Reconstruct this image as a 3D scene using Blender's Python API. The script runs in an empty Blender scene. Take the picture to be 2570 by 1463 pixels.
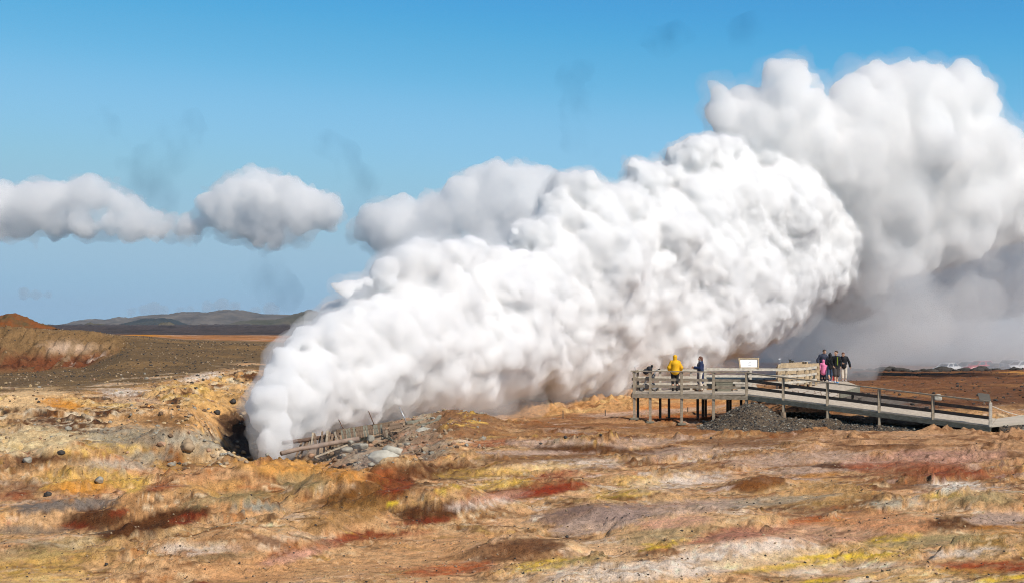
import bpy, math, random
import numpy as np
F=3569.0; CX=1285.0; HZ=814.0; CZ=5.0
def at(px,py,Y): return np.array([(px-CX)/F*Y, Y, CZ-(py-HZ)/F*Y])
from concurrent.futures import ThreadPoolExecutor
_POOL=ThreadPoolExecutor(4)
def chunked(fn,arrs,nout=1):
    sh=arrs[0].shape; fl=[np.ascontiguousarray(np.broadcast_to(a,sh)).ravel() for a in arrs]; n=fl[0].size; ck=32768
    if n<=ck:
        r=fn(*fl); return r.reshape(sh) if nout==1 else tuple(q.reshape(sh) for q in r)
    parts=list(_POOL.map(lambda k:fn(*[a[k:k+ck] for a in fl]),range(0,n,ck)))
    if nout==1: return np.concatenate(parts).reshape(sh)
    return tuple(np.concatenate([p[i] for p in parts]).reshape(sh) for i in range(nout))
# ---- numpy noise
def _hash(ix,iy,iz,seed):
    h=(ix.astype(np.uint32)*np.uint32(374761393)+iy.astype(np.uint32)*np.uint32(668265263)+iz.astype(np.uint32)*np.uint32(2147483647&0x7fffffff)*np.uint32(3)+np.uint32((seed*974711)&0xffffffff))
    h=(h^(h>>np.uint32(13)))*np.uint32(1274126177)
    h=(h^(h>>np.uint32(16)))*np.uint32(2246822519)
    h=h^(h>>np.uint32(13))
    return h
def vnoise(p,seed=0):
    return chunked(lambda a,b,c:_vnoise(np.stack([a,b,c],-1),seed),[p[...,0],p[...,1],p[...,2]])
def _vnoise(p,seed=0):
    """gradient noise, p (...,3) -> about -1..1"""
    f=np.floor(p); i=f.astype(np.int32); t=(p-f).astype(np.float32)
    w=t*t*t*(t*(t*6-15)+10)
    out=0
    for dx in (0,1):
        for dy in (0,1):
            for dz in (0,1):
                h=_hash(i[...,0]+dx,i[...,1]+dy,i[...,2]+dz,seed)
                gx=((h&np.uint32(1023)).astype(np.float32)/511.5-1); gy=(((h>>np.uint32(10))&np.uint32(1023)).astype(np.float32)/511.5-1); gz=(((h>>np.uint32(20))&np.uint32(1023)).astype(np.float32)/511.5-1)
                g=gx*(t[...,0]-dx)+gy*(t[...,1]-dy)+gz*(t[...,2]-dz)
                wx=w[...,0] if dx else 1-w[...,0]; wy=w[...,1] if dy else 1-w[...,1]; wz=w[...,2] if dz else 1-w[...,2]
                out=out+g*wx*wy*wz
    return out*1.4
def fbm(p,oct=4,seed=0,gain=.5,lac=2.03):
    a=1.0;s=0;tot=0
    for o in range(oct):
        s=s+a*vnoise(p,seed+o*17); tot+=a; p=p*lac+3.7; a*=gain
    return s/tot
def worley(p,seed=0):
    return chunked(lambda a,b,c:_worley(np.stack([a,b,c],-1),seed),[p[...,0],p[...,1],p[...,2]])
def _worley(p,seed=0):
    f=np.floor(p); i=f.astype(np.int32); t=p-f
    best=np.full(p.shape[:-1],9.0,np.float32)
    for dx in (-1,0,1):
        for dy in (-1,0,1):
            for dz in (-1,0,1):
                h=_hash(i[...,0]+dx,i[...,1]+dy,i[...,2]+dz,seed)
                jx=(h&np.uint32(1023)).astype(np.float32)/1023; jy=((h>>np.uint32(10))&np.uint32(1023)).astype(np.float32)/1023; jz=((h>>np.uint32(20))&np.uint32(1023)).astype(np.float32)/1023
                d=(dx+jx-t[...,0])**2+(dy+jy-t[...,1])**2+(dz+jz-t[...,2])**2
                best=np.minimum(best,d)
    return np.sqrt(best)
def surface_nets(D,org,h):
    """naive surface nets of D<0; returns verts, quads"""
    s=D<0
    c=np.zeros(np.array(D.shape)-1,np.int8)
    for a in (0,1):
        for b in (0,1):
            for d in (0,1):
                c+=s[a:D.shape[0]-1+a,b:D.shape[1]-1+b,d:D.shape[2]-1+d]
    act=(c>0)&(c<8)
    idx=np.full(act.shape,-1,np.int64); I=np.argwhere(act); idx[act]=np.arange(len(I))
    acc=np.zeros((len(I),3)); cnt=np.zeros(len(I))
    cor=[(a,b,d) for a in (0,1) for b in (0,1) for d in (0,1)]
    for k,c0 in enumerate(cor):
        for ax in range(3):
            if c0[ax]==0:
                c1=list(c0); c1[ax]=1
                v0=D[I[:,0]+c0[0],I[:,1]+c0[1],I[:,2]+c0[2]]; v1=D[I[:,0]+c1[0],I[:,1]+c1[1],I[:,2]+c1[2]]
                m=(v0<0)!=(v1<0)
                t=np.where(m,v0/np.where(m,v0-v1,1),0)
                p=np.tile(np.array(c0,float),(len(I),1)); p[:,ax]+=t
                acc+=p*m[:,None]; cnt+=m
    V=(I+acc/cnt[:,None])*h+np.array(org)
    quads=[]
    for ax in range(3):
        o=[(1,2),(2,0),(0,1)][ax]
        sl0=[slice(1,-1)]*3; sl1=[slice(1,-1)]*3
        sl0[ax]=slice(0,-1); sl1[ax]=slice(1,None)
        a=s[tuple(sl0)]; b=s[tuple(sl1)]
        E=np.argwhere(a!=b); flip=a[a!=b]
        # restore indices
        off=np.array([1,1,1]); off[ax]=0
        E=E+off
        e1=np.zeros(3,int); e1[o[0]]=1; e2=np.zeros(3,int); e2[o[1]]=1
        q=[]
        for d in (e1+e2, e2, e1*0, e1):
            P=E-d; q.append(idx[P[:,0],P[:,1],P[:,2]])
        Q=np.stack(q,1); Q[~flip]=Q[~flip][:,::-1]
        quads.append(Q)
    Q=np.concatenate(quads); Q=Q[(Q>=0).all(1)]
    return V,Q
def mesh_np(name,V,Q,smooth=True):
    me=bpy.data.meshes.new(name); V=np.ascontiguousarray(V,np.float32); Q=np.ascontiguousarray(Q,np.int32)
    n=Q.shape[1]
    me.vertices.add(len(V)); me.vertices.foreach_set('co',V.ravel())
    me.loops.add(Q.size); me.loops.foreach_set('vertex_index',Q.ravel())
    me.polygons.add(len(Q)); me.polygons.foreach_set('loop_start',np.arange(0,Q.size,n,dtype=np.int32)); 
    me.polygons.foreach_set('use_smooth',np.full(len(Q),smooth))
    me.update(calc_edges=True)
    return me
def vnormals(V,Q):
    N=np.zeros_like(V)
    e1=V[Q[:,2]]-V[Q[:,0]]; e2=V[Q[:,3]]-V[Q[:,1]]
    n=np.cross(e1,e2)
    for k in range(4): np.add.at(N,Q[:,k],n)
    return N/np.maximum(np.linalg.norm(N,axis=1),1e-9)[:,None]
def taubin(V,Q,it=3):
    for k in range(it*2):
        S=np.zeros_like(V); c=np.zeros(len(V))
        for a in range(4):
            b=(a+1)%4
            np.add.at(S,Q[:,a],V[Q[:,b]]); np.add.at(c,Q[:,a],1)
        L=S/c[:,None]-V
        V=V+(0.5 if k%2==0 else -0.52)*L
    return V
def field(spheres,h,blend,pad):
    S=np.array(spheres,float); mn=(S[:,:3]-S[:,3:4]).min(0)-pad; mx=(S[:,:3]+S[:,3:4]).max(0)+pad
    n=np.ceil((mx-mn)/h).astype(int)+1
    ax=[(mn[k]+h*np.arange(n[k])).astype(np.float32) for k in range(3)]
    D=np.full(n,1e3,np.float32)
    for x,y,z,r in S:
        m=r+blend*2+2*h
        lo=[max(0,int((c-m-mn[k])/h)) for k,c in enumerate((x,y,z))]; hi=[min(n[k],int((c+m-mn[k])/h)+2) for k,c in enumerate((x,y,z))]
        gx=ax[0][lo[0]:hi[0],None,None]-np.float32(x); gy=ax[1][None,lo[1]:hi[1],None]-np.float32(y); gz=ax[2][None,None,lo[2]:hi[2]]-np.float32(z)
        d=np.sqrt(gx*gx+gy*gy+gz*gz)-np.float32(r)
        sub=D[lo[0]:hi[0],lo[1]:hi[1],lo[2]:hi[2]]
        k=np.maximum(blend-np.abs(sub-d),0)/blend
        D[lo[0]:hi[0],lo[1]:hi[1],lo[2]:hi[2]]=np.minimum(sub,d)-k*k*blend*.25
    return D,mn
def billow(D,mn,h,disp,seed,ampf=None):
    """add rounded cauliflower bumps of several sizes to the field, near its surface only"""
    B=sum(a for _,a in disp)*1.3+2*h
    I=np.argwhere(np.abs(D)<B); P=(I*h+mn).astype(np.float32); add=np.zeros(len(I),np.float32)
    for i,(sc_,am) in enumerate(disp):
        wv=np.stack([vnoise(P/(sc_*1.1)+31*k,seed+90+i*5+k) for k in range(3)],-1)
        b=worley((P+wv*(.45*sc_))/sc_,seed+i)
        lo=.6+.4*vnoise(P/(sc_*3.1),seed+70+i)
        add+=(b-.55)*am*2*lo*(1 if ampf is None else np.clip(ampf(P)/(.55*sc_),.12,1))
    out=D.copy(); out[I[:,0],I[:,1],I[:,2]]+=add
    return out
def blob_hull(spheres,h,blend,disp,seed,smooth_it=1):
    D,mn=field(spheres,h,blend,sum(a for _,a in disp)*1.4+3*h); D=billow(D,mn,h,disp,seed)
    V,Q=surface_nets(D,mn,h)
    return taubin(V,Q,smooth_it),Q
# ---------------------------------------------------------------- scene helpers
sc=bpy.context.scene; COL=sc.collection
def link(name,me,parent=None,mat=None,loc=None):
    o=bpy.data.objects.new(name,me); COL.objects.link(o)
    if parent is not None: o.parent=parent
    if mat is not None:
        me.materials.clear(); me.materials.append(mat)
    if loc is not None: o.location=loc
    return o
def tag(o,label=None,cat=None,group=None,kind=None):
    if label: o['label']=label
    if cat: o['category']=cat
    if group: o['group']=group
    if kind: o['kind']=kind
    return o
def thing(name,label,cat,loc=(0,0,0),group=None):
    o=bpy.data.objects.new(name,None); COL.objects.link(o); o.location=[float(v) for v in loc]; o.empty_display_size=.2
    return tag(o,label,cat,group)
def sstep(a,b,x):
    t=np.clip((x-a)/(b-a),0,1); return t*t*(3-2*t)
def noise2(x,y,sx,sy,seed,oct=1,gain=.5):
    a=1.;s=0;tot=0
    for o in range(oct):
        s=s+a*n2(x/sx,y/sy,seed+o*13); tot+=a; a*=gain; sx/=2.07; sy/=2.07
    return s/tot
def n2(x,y,seed):
    return chunked(lambda a,b:_n2(a,b,seed),[np.asarray(x),np.asarray(y)])
def _n2(x,y,seed):
    fx=np.floor(x);fy=np.floor(y);ix=fx.astype(np.int32);iy=fy.astype(np.int32);tx=(x-fx).astype(np.float32);ty=(y-fy).astype(np.float32)
    wx=tx*tx*tx*(tx*(tx*6-15)+10);wy=ty*ty*ty*(ty*(ty*6-15)+10)
    z=np.zeros_like(ix);out=0
    for dx in (0,1):
        for dy in (0,1):
            h=_hash(ix+dx,iy+dy,z,seed)
            a=(h&np.uint32(4095)).astype(np.float32)*(2*math.pi/4096)
            g=np.cos(a)*(tx-dx)+np.sin(a)*(ty-dy)
            out=out+g*(wx if dx else 1-wx)*(wy if dy else 1-wy)
    return out*1.55
def w2(x,y,s,seed):
    return chunked(lambda a,b:_w2(a,b,s,seed),[np.asarray(x),np.asarray(y)],2)
def _w2(x,y,s,seed):
    """2-D cell noise: distance to nearest point, and a random value of that cell"""
    x=x/s;y=y/s
    ix=np.floor(x).astype(np.int32);iy=np.floor(y).astype(np.int32);tx=x-ix;ty=y-iy
    best=np.full(x.shape,9.,np.float32);val=np.zeros(x.shape,np.float32);z=np.zeros_like(ix)
    for dx in (-1,0,1):
        for dy in (-1,0,1):
            h=_hash(ix+dx,iy+dy,z,seed)
            jx=(h&np.uint32(1023)).astype(np.float32)/1023;jy=((h>>np.uint32(10))&np.uint32(1023)).astype(np.float32)/1023
            d=(dx+jx-tx)**2+(dy+jy-ty)**2
            m=d<best; best=np.where(m,d,best); val=np.where(m,((h>>np.uint32(20))&np.uint32(1023)).astype(np.float32)/1023,val)
    return np.sqrt(best),val
# ---------------------------------------------------------------- terrain height
PROF=[ # px column : (distance, height) ...
(-900,[(8,.2),(27,.2),(40,.4),(60,1.6),(85,2.0),(100,2.0),(105,2.2),(112,5.0),(130,5.2),(180,4.6),(250,3.6),(400,2.4)]),
(0,[(8,.1),(27,.1),(33,.15),(36,.02),(40,.0),(42,.25),(45,.65),(48,.5),(52,.6),(62,1.2),(75,1.5),(85,1.7),(100,1.5),(105,1.3),(108,2.4),(112,4.4),(115,4.75),(130,4.7),(180,4.2),(250,3.4),(400,2.4)]),
(200,[(8,.1),(27,.1),(33,.2),(37,.05),(40,.05),(43,.2),(46,.72),(49,.45),(52,.55),(62,1.05),(75,1.5),(85,1.75),(100,1.75),(106,1.75),(109,2.6),(113,4.2),(117,4.5),(130,4.4),(180,3.9),(250,3.2),(400,2.3)]),
(330,[(8,.1),(27,.1),(34,.25),(40,.1),(44,.15),(47,.6),(50,.35),(54,.55),(60,.9),(70,1.3),(85,2.1),(100,2.9),(110,3.4),(118,4.0),(130,3.9),(180,3.6),(250,3.0),(400,2.3)]),
(480,[(8,.1),(27,.1),(34,.2),(38,.2),(43,.1),(47,.3),(51,.2),(56,.3),(60,.6),(70,1.4),(85,2.2),(100,2.9),(115,3.55),(130,3.5),(180,3.1),(250,2.75),(400,2.25)]),
(600,[(8,.1),(27,.1),(36,.1),(41,.25),(45,.5),(48,.3),(53,-.6),(57,-1.6),(62,-2.0),(65,-1.0),(68,.3),(74,1.15),(84,1.95),(100,2.7),(115,3.4),(130,3.3),(180,3.0),(250,2.75),(400,2.2)]),
(680,[(8,.1),(27,.1),(36,.15),(42,.42),(45.5,.58),(48,.1),(52,-1.6),(58,-2.6),(64,-2.4),(68,-.6),(74,.9),(84,1.8),(100,2.6),(115,3.3),(130,3.2),(180,2.9),(250,2.6),(400,2.2)]),
(800,[(8,.1),(27,.1),(36,.2),(41,.34),(44.5,.46),(47,.15),(50,-.8),(54,-1.3),(60,-1.0),(63,-.7),(66,-.6),(74,.1),(84,.9),(100,1.8),(115,2.4),(130,2.5),(180,2.4),(250,2.4),(400,2.0)]),
(930,[(8,.1),(27,.1),(36,.15),(41,.25),(43.5,.3),(46,-.1),(49,-.7),(55,-.75),(60,-.42),(63,-.2),(66,-.05),(74,-.2),(84,.1),(100,.9),(130,1.5),(250,1.8),(400,1.8)]),
(1030,[(8,.1),(27,.1),(36,.1),(42,.3),(46,.3),(49,-.2),(54,-.35),(60,.12),(64,.36),(67,.4),(72,.05),(84,-.1),(100,.3),(130,.8),(250,1.4),(400,1.6)]),
(1150,[(8,.1),(27,.1),(38,.15),(44,.25),(48,.38),(52,.25),(57,.25),(62,.65),(66,.75),(70,.3),(78,-.2),(90,-.1),(130,.3),(250,1.0),(400,1.2)]),
(1300,[(8,.1),(27,.1),(40,.15),(50,.3),(58,.35),(66,.3),(72,0),(78,-.2),(83,.2),(86,.8),(90,.9),(98,.4),(130,.1),(250,.6),(400,.8)]),
(1420,[(8,.1),(27,.1),(40,.15),(50,.25),(58,.3),(68,.25),(75,.05),(82,.0),(88,.65),(93,.85),(100,.5),(130,.0),(250,.4),(400,.6)]),
(1550,[(8,.1),(27,.1),(40,.15),(50,.25),(60,.25),(68,.25),(76,.1),(86,.2),(92,.55),(98,.6),(110,.3),(130,.0),(250,.0),(400,.2)]),
(1720,[(8,.15),(27,.12),(40,.15),(50,.25),(60,.27),(68,.25),(80,.2),(95,.4),(110,.2),(140,.0),(170,-.3),(250,-1),(400,-.6)]),
(1900,[(8,.2),(27,.15),(40,.2),(50,.3),(58,.3),(66,.25),(76,.45),(88,.7),(110,.4),(140,.1),(168,-.3),(180,-1),(250,-1.4),(400,-.8)]),
(2150,[(8,.25),(27,.2),(40,.25),(50,.38),(57,.48),(60,.52),(61.5,.3),(66,.3),(70,.6),(80,.8),(100,.7),(130,.4),(165,-.25),(176,-1.1),(250,-1.5),(400,-1)]),
(2350,[(8,.3),(27,.3),(40,.33),(50,.42),(56,.52),(58.3,.55),(59.8,.28),(64,.28),(70,.7),(85,.85),(100,.65),(130,.3),(163,-.3),(172,-1.2),(250,-1.6),(400,-1)]),
(2570,[(8,.4),(27,.4),(38,.42),(45,.52),(54,.62),(56.8,.64),(58.4,.3),(63,.35),(70,.9),(85,.9),(100,.75),(130,.4),(160,.0),(170,-1.1),(250,-1.6),(400,-1)]),
(3400,[(8,.5),(27,.5),(40,.9),(55,1.1),(85,1.0),(130,.6),(160,.1),(172,-.9),(250,-1.5),(400,-1)])]
def base_h(PX,Y):
    cols=np.array([p[0] for p in PROF],float)
    Zs=[]
    yy=Y[:,0] if Y.ndim==2 else None
    for p in PROF:
        a=np.array(p[1]+[(900,1.7),(2000,1.6),(3500,2.0),(9000,-4.)],float)
        # smooth piecewise: average of linear interpolation over a small window
        s=0
        for k in (-1,-.5,0,.5,1):
            s=s+np.interp(Y*(1+.012*k),a[:,0],a[:,1])
        Zs.append(s/5)
    Zs=np.stack(Zs,0)
    i=np.clip(np.searchsorted(cols,PX)-1,0,len(cols)-2); t=(PX-cols[i])/(cols[i+1]-cols[i]); t=np.clip(t,0,1); t=t*t*(3-2*t)*.6+t*.4
    z0=np.take_along_axis(Zs,i[None],0)[0]; z1=np.take_along_axis(Zs,i[None]+1,0)[0]
    return z0*(1-t)+z1*t
MOUNDS=[ # px,py(on flat),rx m, ry m, height, direction(deg)
(240,1298,1.2,1.0,.22,10),(400,1312,1.7,1.1,.34,20),(330,1180,1.6,.7,.18,0),(560,1235,1.8,1.2,.22,10),(700,1215,1.5,1.2,.08,0),(880,1262,1.6,1.3,.3,15),
(1090,1296,1.7,1.3,.26,15),(1180,1180,1.5,.8,.18,0),(1300,1190,1.0,.8,.16,0),(1370,1240,1.3,.9,.18,10),(1480,1300,1.3,1.2,.24,15),(1300,1382,1.1,.9,.2,10),
(1900,1222,.9,.7,.2,0),(1560,1130,1.4,.8,.16,0),(1450,1130,1.3,.8,.14,0),(1830,1180,1.2,.8,.12,0),(2010,1170,.8,.6,.14,0),(2130,1180,.8,.6,.12,0),
(1760,1340,1.6,1.2,.16,10),(1880,1400,2.2,1.4,.24,10),(2300,1345,1.8,1.2,.2,0),(2480,1300,1.6,1.0,.2,0),(2120,1280,1.2,.9,.13,0),(2490,1425,1.0,.7,.2,0),
(130,1400,2.0,1.0,.16,10),(620,1390,1.7,1.0,.2,10),(800,1350,1.8,.8,.18,20),(60,1330,1.0,.7,.2,0),(600,1320,1.0,.8,.22,0),(1640,1250,1.2,.9,.1,0),
(1560,1215,.8,.6,.15,0),(1690,1150,1.0,.6,.12,0),(2230,1150,1.6,.8,.1,0),(1000,1205,.9,.8,.25,30),(960,1190,.8,.8,.22,0),(470,1180,1.2,.7,.3,0),(180,1200,1.3,.8,.25,0)]
POOLS=[(645,1276,.9,.45,.12),(975,1178,.35,.5,-.3)] # shallow puddles : px,py,rx,ry,water level
def height(PX,Y,X):
    z=base_h(PX,Y)
    near=1-sstep(120,220,Y)
    # crests of humps, hollows and runnels, longer across the view
    c,s=math.cos(.35),math.sin(.35); xr=X*c+Y*s; yr=-X*s+Y*c
    und=noise2(xr,yr,9,4.6,1,2)*.2+noise2(xr,yr,3.8,2.0,5,3)*.085
    lump=noise2(xr,yr,1.5,.9,21,2); und=und+np.maximum(lump,-.25)*.03
    rid=1-np.abs(noise2(xr,yr,2.6,1.3,31,3)); und=und-np.clip(rid-.86,0,1)*.2
    smooth_hill=sstep(300,480,PX)*0+1
    YB=np.interp(PX,[0,300,480,620,800],[71,73,78,87,90]); YN=Y+2.5*noise2(X,Y,5,4,103,3)
    hill=sstep(YB-1,YB+6,YN)*(1-sstep(900,1150,PX))
    field=sstep(66,74,Y)*sstep(1800,2000,PX)
    ns=noise2(xr,yr,5.5,2.2,91,5,.58); on=sstep(-.1,.25,noise2(X,Y,6,4,93,2)); keep=near*(1-.95*hill)*(1-.7*field)
    und=und+.16*sstep(-.06,.07,ns)*on; ns2=noise2(xr,yr,2.8,1.2,95,5,.6); und=und+.06*sstep(-.05,.07,ns2)*sstep(-.2,.2,noise2(X,Y,4,3,97,2))
    scar=np.exp(-(ns/.06)**2)*on+.45*np.exp(-(ns2/.05)**2)*on
    z=z+und*near*(1-.85*hill)*(1-.45*field)
    for px,py,rx,ry,h,d in MOUNDS:
        y0=(CZ-.15)*F/(py-HZ); x0=(px-CX)/F*y0
        m=(np.abs(X-x0)<rx*2.2)&(np.abs(Y-y0)<rx*2.2+ry*2)
        if not m.any(): continue
        a=math.radians(d+15); dx=X[m]-x0; dy=Y[m]-y0
        q=np.sqrt(((dx*math.cos(a)+dy*math.sin(a))/(rx*1.15))**2+((-dx*math.sin(a)+dy*math.cos(a))/ry)**2)
        q=np.maximum(q+.25*n2(X[m]/.9,Y[m]/.7,77),0)
        z[m]+=h*(2.5 if px<1150 else 1.8)*np.exp(-(q/1.0)**2.6)
    # broken ground: rubble on the crater side, banks, debris by the ruin
    r1=sstep(47,52,Y)*(1-sstep(YB-6,YB+3,YN))*(1-sstep(620,700,PX))
    r2=sstep(48,51,Y)*(1-sstep(68,72,Y))*sstep(690,760,PX)*(1-sstep(1120,1220,PX))
    r3=sstep(78,82,Y)*(1-sstep(100,108,Y))*sstep(1230,1290,PX)*(1-sstep(1580,1700,PX))
    r4=sstep(38,42,Y)*(1-sstep(47,49,Y))*(1-sstep(1050,1150,PX))
    r5=sstep(104,107,Y)*(1-sstep(113,117,Y))*(1-sstep(280,340,PX))
    r0=scar*keep*(1-sstep(60,75,Y))*.55
    zone=noise2(X,Y,6.5,4.2,99,3); z=z+r1*noise2(X,Y,4.8,3.0,101,3)*.42
    r1=r1*(.3+.7*sstep(-.12,.22,zone))
    rub=np.clip(r0+r1*(.55+.45*sstep(200,420,PX))+r2*.4+r3+r4*.35+r5*.7,0,1)
    d,v=w2(X+.35*n2(X/.7,Y/.7,3),Y+.35*n2(X/.7,Y/.7,4),.95,41)
    z=z+rub*((.5-d)*.42*(v*.9+.3)+noise2(X,Y,1.6,1.3,51,4,.6)*.3+(1-np.abs(noise2(X,Y,1.1,.9,53,4,.62))*2.2)*.22)
    d2,v2=w2(X,Y,.36,43)
    z=z+rub*(.45-d2)*.2*v2
    gul=np.abs(noise2(X+.6*n2(X/2,Y/2,8),Y*.35,1.5,1.8,57,2)); z=z-r5*np.clip(.4-gul,0,1)*1.3+r5*noise2(X,Y,2.6,1.2,58,4,.6)*.7
    gul2=np.abs(noise2(X,Y*.4,.8,1,67,2)); z=z-(r4*.35+r3*.5)*np.clip(.3-gul2,0,1)*.8
    # fine grain
    fine=noise2(X,Y,.5,.36,61,2)*.026+np.clip(noise2(X,Y,.2,.15,63,2),-.3,1)*.014*sstep(-.3,.3,noise2(X,Y,1.7,1.1,65,2))
    z=z+fine*(1-sstep(70,110,Y))*(1-.6*hill)
    cd,cv=w2(X+.1*n2(X/.3,Y/.3,5),Y+.1*n2(X/.3,Y/.3,6),.27,121); cm=sstep(-.05,.3,noise2(xr,yr,4,1.7,123,4,.6))*keep*(1-sstep(60,80,Y)); z=z+cm*(.42-cd)*.075*(.3+cv)
    z=z+hill*(noise2(X,Y,5,4,71,3)*.1+noise2(X,Y,.9,.7,73,2)*.03)
    z=z+field*sstep(70,90,Y)*np.maximum(noise2(X,Y,2.0,1.6,75,3),-.1)*.14
    for px,py,rx,ry,zp in POOLS:
        y0=(CZ-zp)*F/(py-HZ); x0=(px-CX)/F*y0; q=np.sqrt(((X-x0)/rx)**2+((Y-y0)/ry)**2)+.35*n2(X/1.3,Y/.9,111)+.15*n2(X/.5,Y/.4,113); wq=1-sstep(.85,1.3,q); z=z*(1-wq)+(zp-.05)*wq
    # lava plain far off
    lav=sstep(330,520,Y)
    z=z+lav*np.maximum(noise2(X,Y,38,60,81,4,.6),-.15)*np.clip(Y/420,1,7)*1.3
    return z,rub,hill,field,lav,scar*keep,cm,cv,YB,YN
def rows():
    out=[];y=9.0
    while y<9000:
        out.append(y)
        d=1.9*y*y/(5*F)
        if y<132: d=min(max(d,.05),.17)
        elif y<430: d=min(d,.17+(y-132)*.008)
        else: d=min(d,y*.016)
        y+=d
    return np.array(out)
YR=rows(); PXC=np.concatenate([np.arange(-1500,-60,14.),np.arange(-60,2640,3.4),np.arange(2640,4100,14.)])
PX,Y=np.meshgrid(PXC,YR); PX=PX.astype(np.float32);Y=Y.astype(np.float32); X=(PX-CX)/F*Y
Z,RUB,HILL,FIELD,LAVA,SCAR,CRUST,CELL,YB,YN=height(PX,Y,X)
print('terrain',PX.shape)
def ground_z(x,y):
    """height of the built ground at a world point"""
    px=x/y*F+CX
    i=min(max(int(np.searchsorted(YR,y))-1,0),len(YR)-2); j=min(max(int(np.searchsorted(PXC,px))-1,0),len(PXC)-2)
    a=(y-YR[i])/(YR[i+1]-YR[i]); b=(px-PXC[j])/(PXC[j+1]-PXC[j])
    return float((Z[i,j]*(1-b)+Z[i,j+1]*b)*(1-a)+(Z[i+1,j]*(1-b)+Z[i+1,j+1]*b)*a)
def on_ground(px,py,ymin=15,ymax=400):
    """first ground point met along the sight line through a photo pixel"""
    j=min(max(int(np.searchsorted(PXC,px)),0),len(PXC)-1)
    r=CZ-(py-HZ)/F*YR; k=np.where((Z[:,j]>=r)&(YR>ymin)&(YR<ymax))[0]
    y=YR[k[0]] if len(k) else ymax
    x=(px-CX)/F*y
    return np.array([x,y,ground_z(x,y)])
# ---------------------------------------------------------------- ground colour (minerals, wet and dry mud), fixed to the ground
def C(r,g,b):
    return np.array([((v/255)/12.92 if v/255<.04045 else ((v/255+.055)/1.055)**2.4) for v in (r,g,b)])*ALB
ALB=1.02
TAN=C(208,165,118);OCH=C(190,142,80);PEACH=C(212,164,120);YEL=C(226,188,104);SUL=C(222,190,76);WHT=C(226,214,204);LIL=C(188,164,150)
GRY=C(150,146,134);RED=C(136,54,30);RUST=C(158,92,44);DBR=C(88,54,30);BRN=C(124,84,54);ORG=C(206,142,66);HBR=C(112,94,72);BLK=C(52,48,44);PINK=C(206,160,140);GRN=C(150,140,104)
PYV=HZ+(CZ-Z)/Y*F
COLR=np.empty(Z.shape+(3,),np.float32)
c_,s_=math.cos(.3),math.sin(.3); XR=X*c_+Y*s_; YRR=-X*s_+Y*c_
wx=noise2(X,Y,2.2,1.6,201,3)*.9; wy=noise2(X,Y,2.2,1.6,203,3)*.9
def mixin(col,w):
    w=np.clip(w,0,1)[...,None]; COLR[...]=COLR*(1-w)+np.asarray(col,np.float32)*w
def band(n,lo,hi): return sstep(lo,hi,n)
nA=noise2(XR+wx,YRR+wy,7,3.2,211,4,.55); nB=noise2(XR+wx,YRR+wy,4.5,1.8,213,4,.6); nC=noise2(XR-wx,YRR+wy,3.2,1.2,215,5,.6)
nD=noise2(XR+wy,YRR-wx,2.4,.9,217,5,.62); nE=noise2(XR+wy,YRR+wx,5.2,2.2,219,5,.6); nF=noise2(X,Y,.5,.32,221,3,.6)
nG=noise2(XR+wy*1.3,YRR,1.5,.55,223,4,.65)
nH=noise2(X,Y,.26,.17,291,3,.65); nI=noise2(XR+wy*.5,YRR,1.0,.33,293,5,.68); nJ=noise2(XR+wx*.5,YRR,.55,.2,295,3,.65)
fin=.22*nI+.16*nJ+.1*nH
right=sstep(900,1500,PX); front=1-sstep(30,40,Y)
COLR[...]=C(216,176,134)
mixin(OCH,band(nA+fin*.6,-.1,.4)*.75); mixin(C(224,178,138),band(nB+fin*.5,-.05,.3)*.85); mixin(GRN,band(noise2(XR+wx,YRR,6,2.4,225,4)+fin*.6,.16,.42)*.35)
mixin(C(176,124,76),band(nI,.0,.4)*.35); mixin(C(224,190,146),band(nJ+nC*.4,.12,.42)*.6)
mixin(WHT,band(nC+fin*1.2,.14,.36)*.85*(.5+.5*right)); mixin(LIL,band(nG*.8+nE*.6+fin*.7,0.2,.46)*.7*right)
mixin(BRN,band(nE+fin*1.1,.1,.3)*.85); mixin(DBR,band(nD+fin*1.3,.19,.38)*.9); mixin(RUST,band(nG-nE*.3+fin*.7,.3,.5)*.5)
mixin(YEL,band(nD*.7-nA*.5+fin*.8,.24,.46)*.55*(1-.5*right))
mixin(RED,band(noise2(XR+wx,YRR+wy,3.4,1.1,231,4,.6)+fin*.8,.36,.55)*.7)
mixin(SUL,band(noise2(XR+wx,YRR+wy,2.6,.8,233,4,.65)+fin*.9-.1*sstep(27,45,Y),.36,.58)*.55*sstep(600,900,PX))
mixin(C(204,160,108),SCAR*.5); mixin(GRY,SCAR*band(nJ,.05,.3)*.7); mixin(DBR,SCAR*band(nH+nI*.5,.05,.3)*.85); mixin(YEL,SCAR*band(-nJ,.1,.35)*.5); mixin(BLK,SCAR*band(-nH,.25,.5)*.8)
mixin(C(228,194,156),front*right*band(nA+nI*.5,-.25,.2)*.6); mixin(C(222,184,140),front*(1-right)*band(nB+nI*.5,-.1,.25)*.4)
rm=sstep(1450,1900,PX)*sstep(37,44,Y)*(1-sstep(58,62,Y)); mixin(C(150,102,70),rm*.45*band(nA+nI*.4,-.3,.3)); mixin(C(112,72,48),rm*band(nD+nI*.5,.08,.3)*.75); mixin(C(196,170,156),rm*band(nC+nI*.6,.12,.36)*.6)
mixin(C(172,118,76),(1-right)*band(nB+nI*.4,.05,.3)*.35)
nK=noise2(XR+wx*.6,YRR+wy*.6,1.7,.5,297,5,.7); nL=noise2(X+wx*.3,Y+wy*.3,.7,.4,299,4,.7)
sf=(1-HILL)*(1-FIELD)
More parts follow.
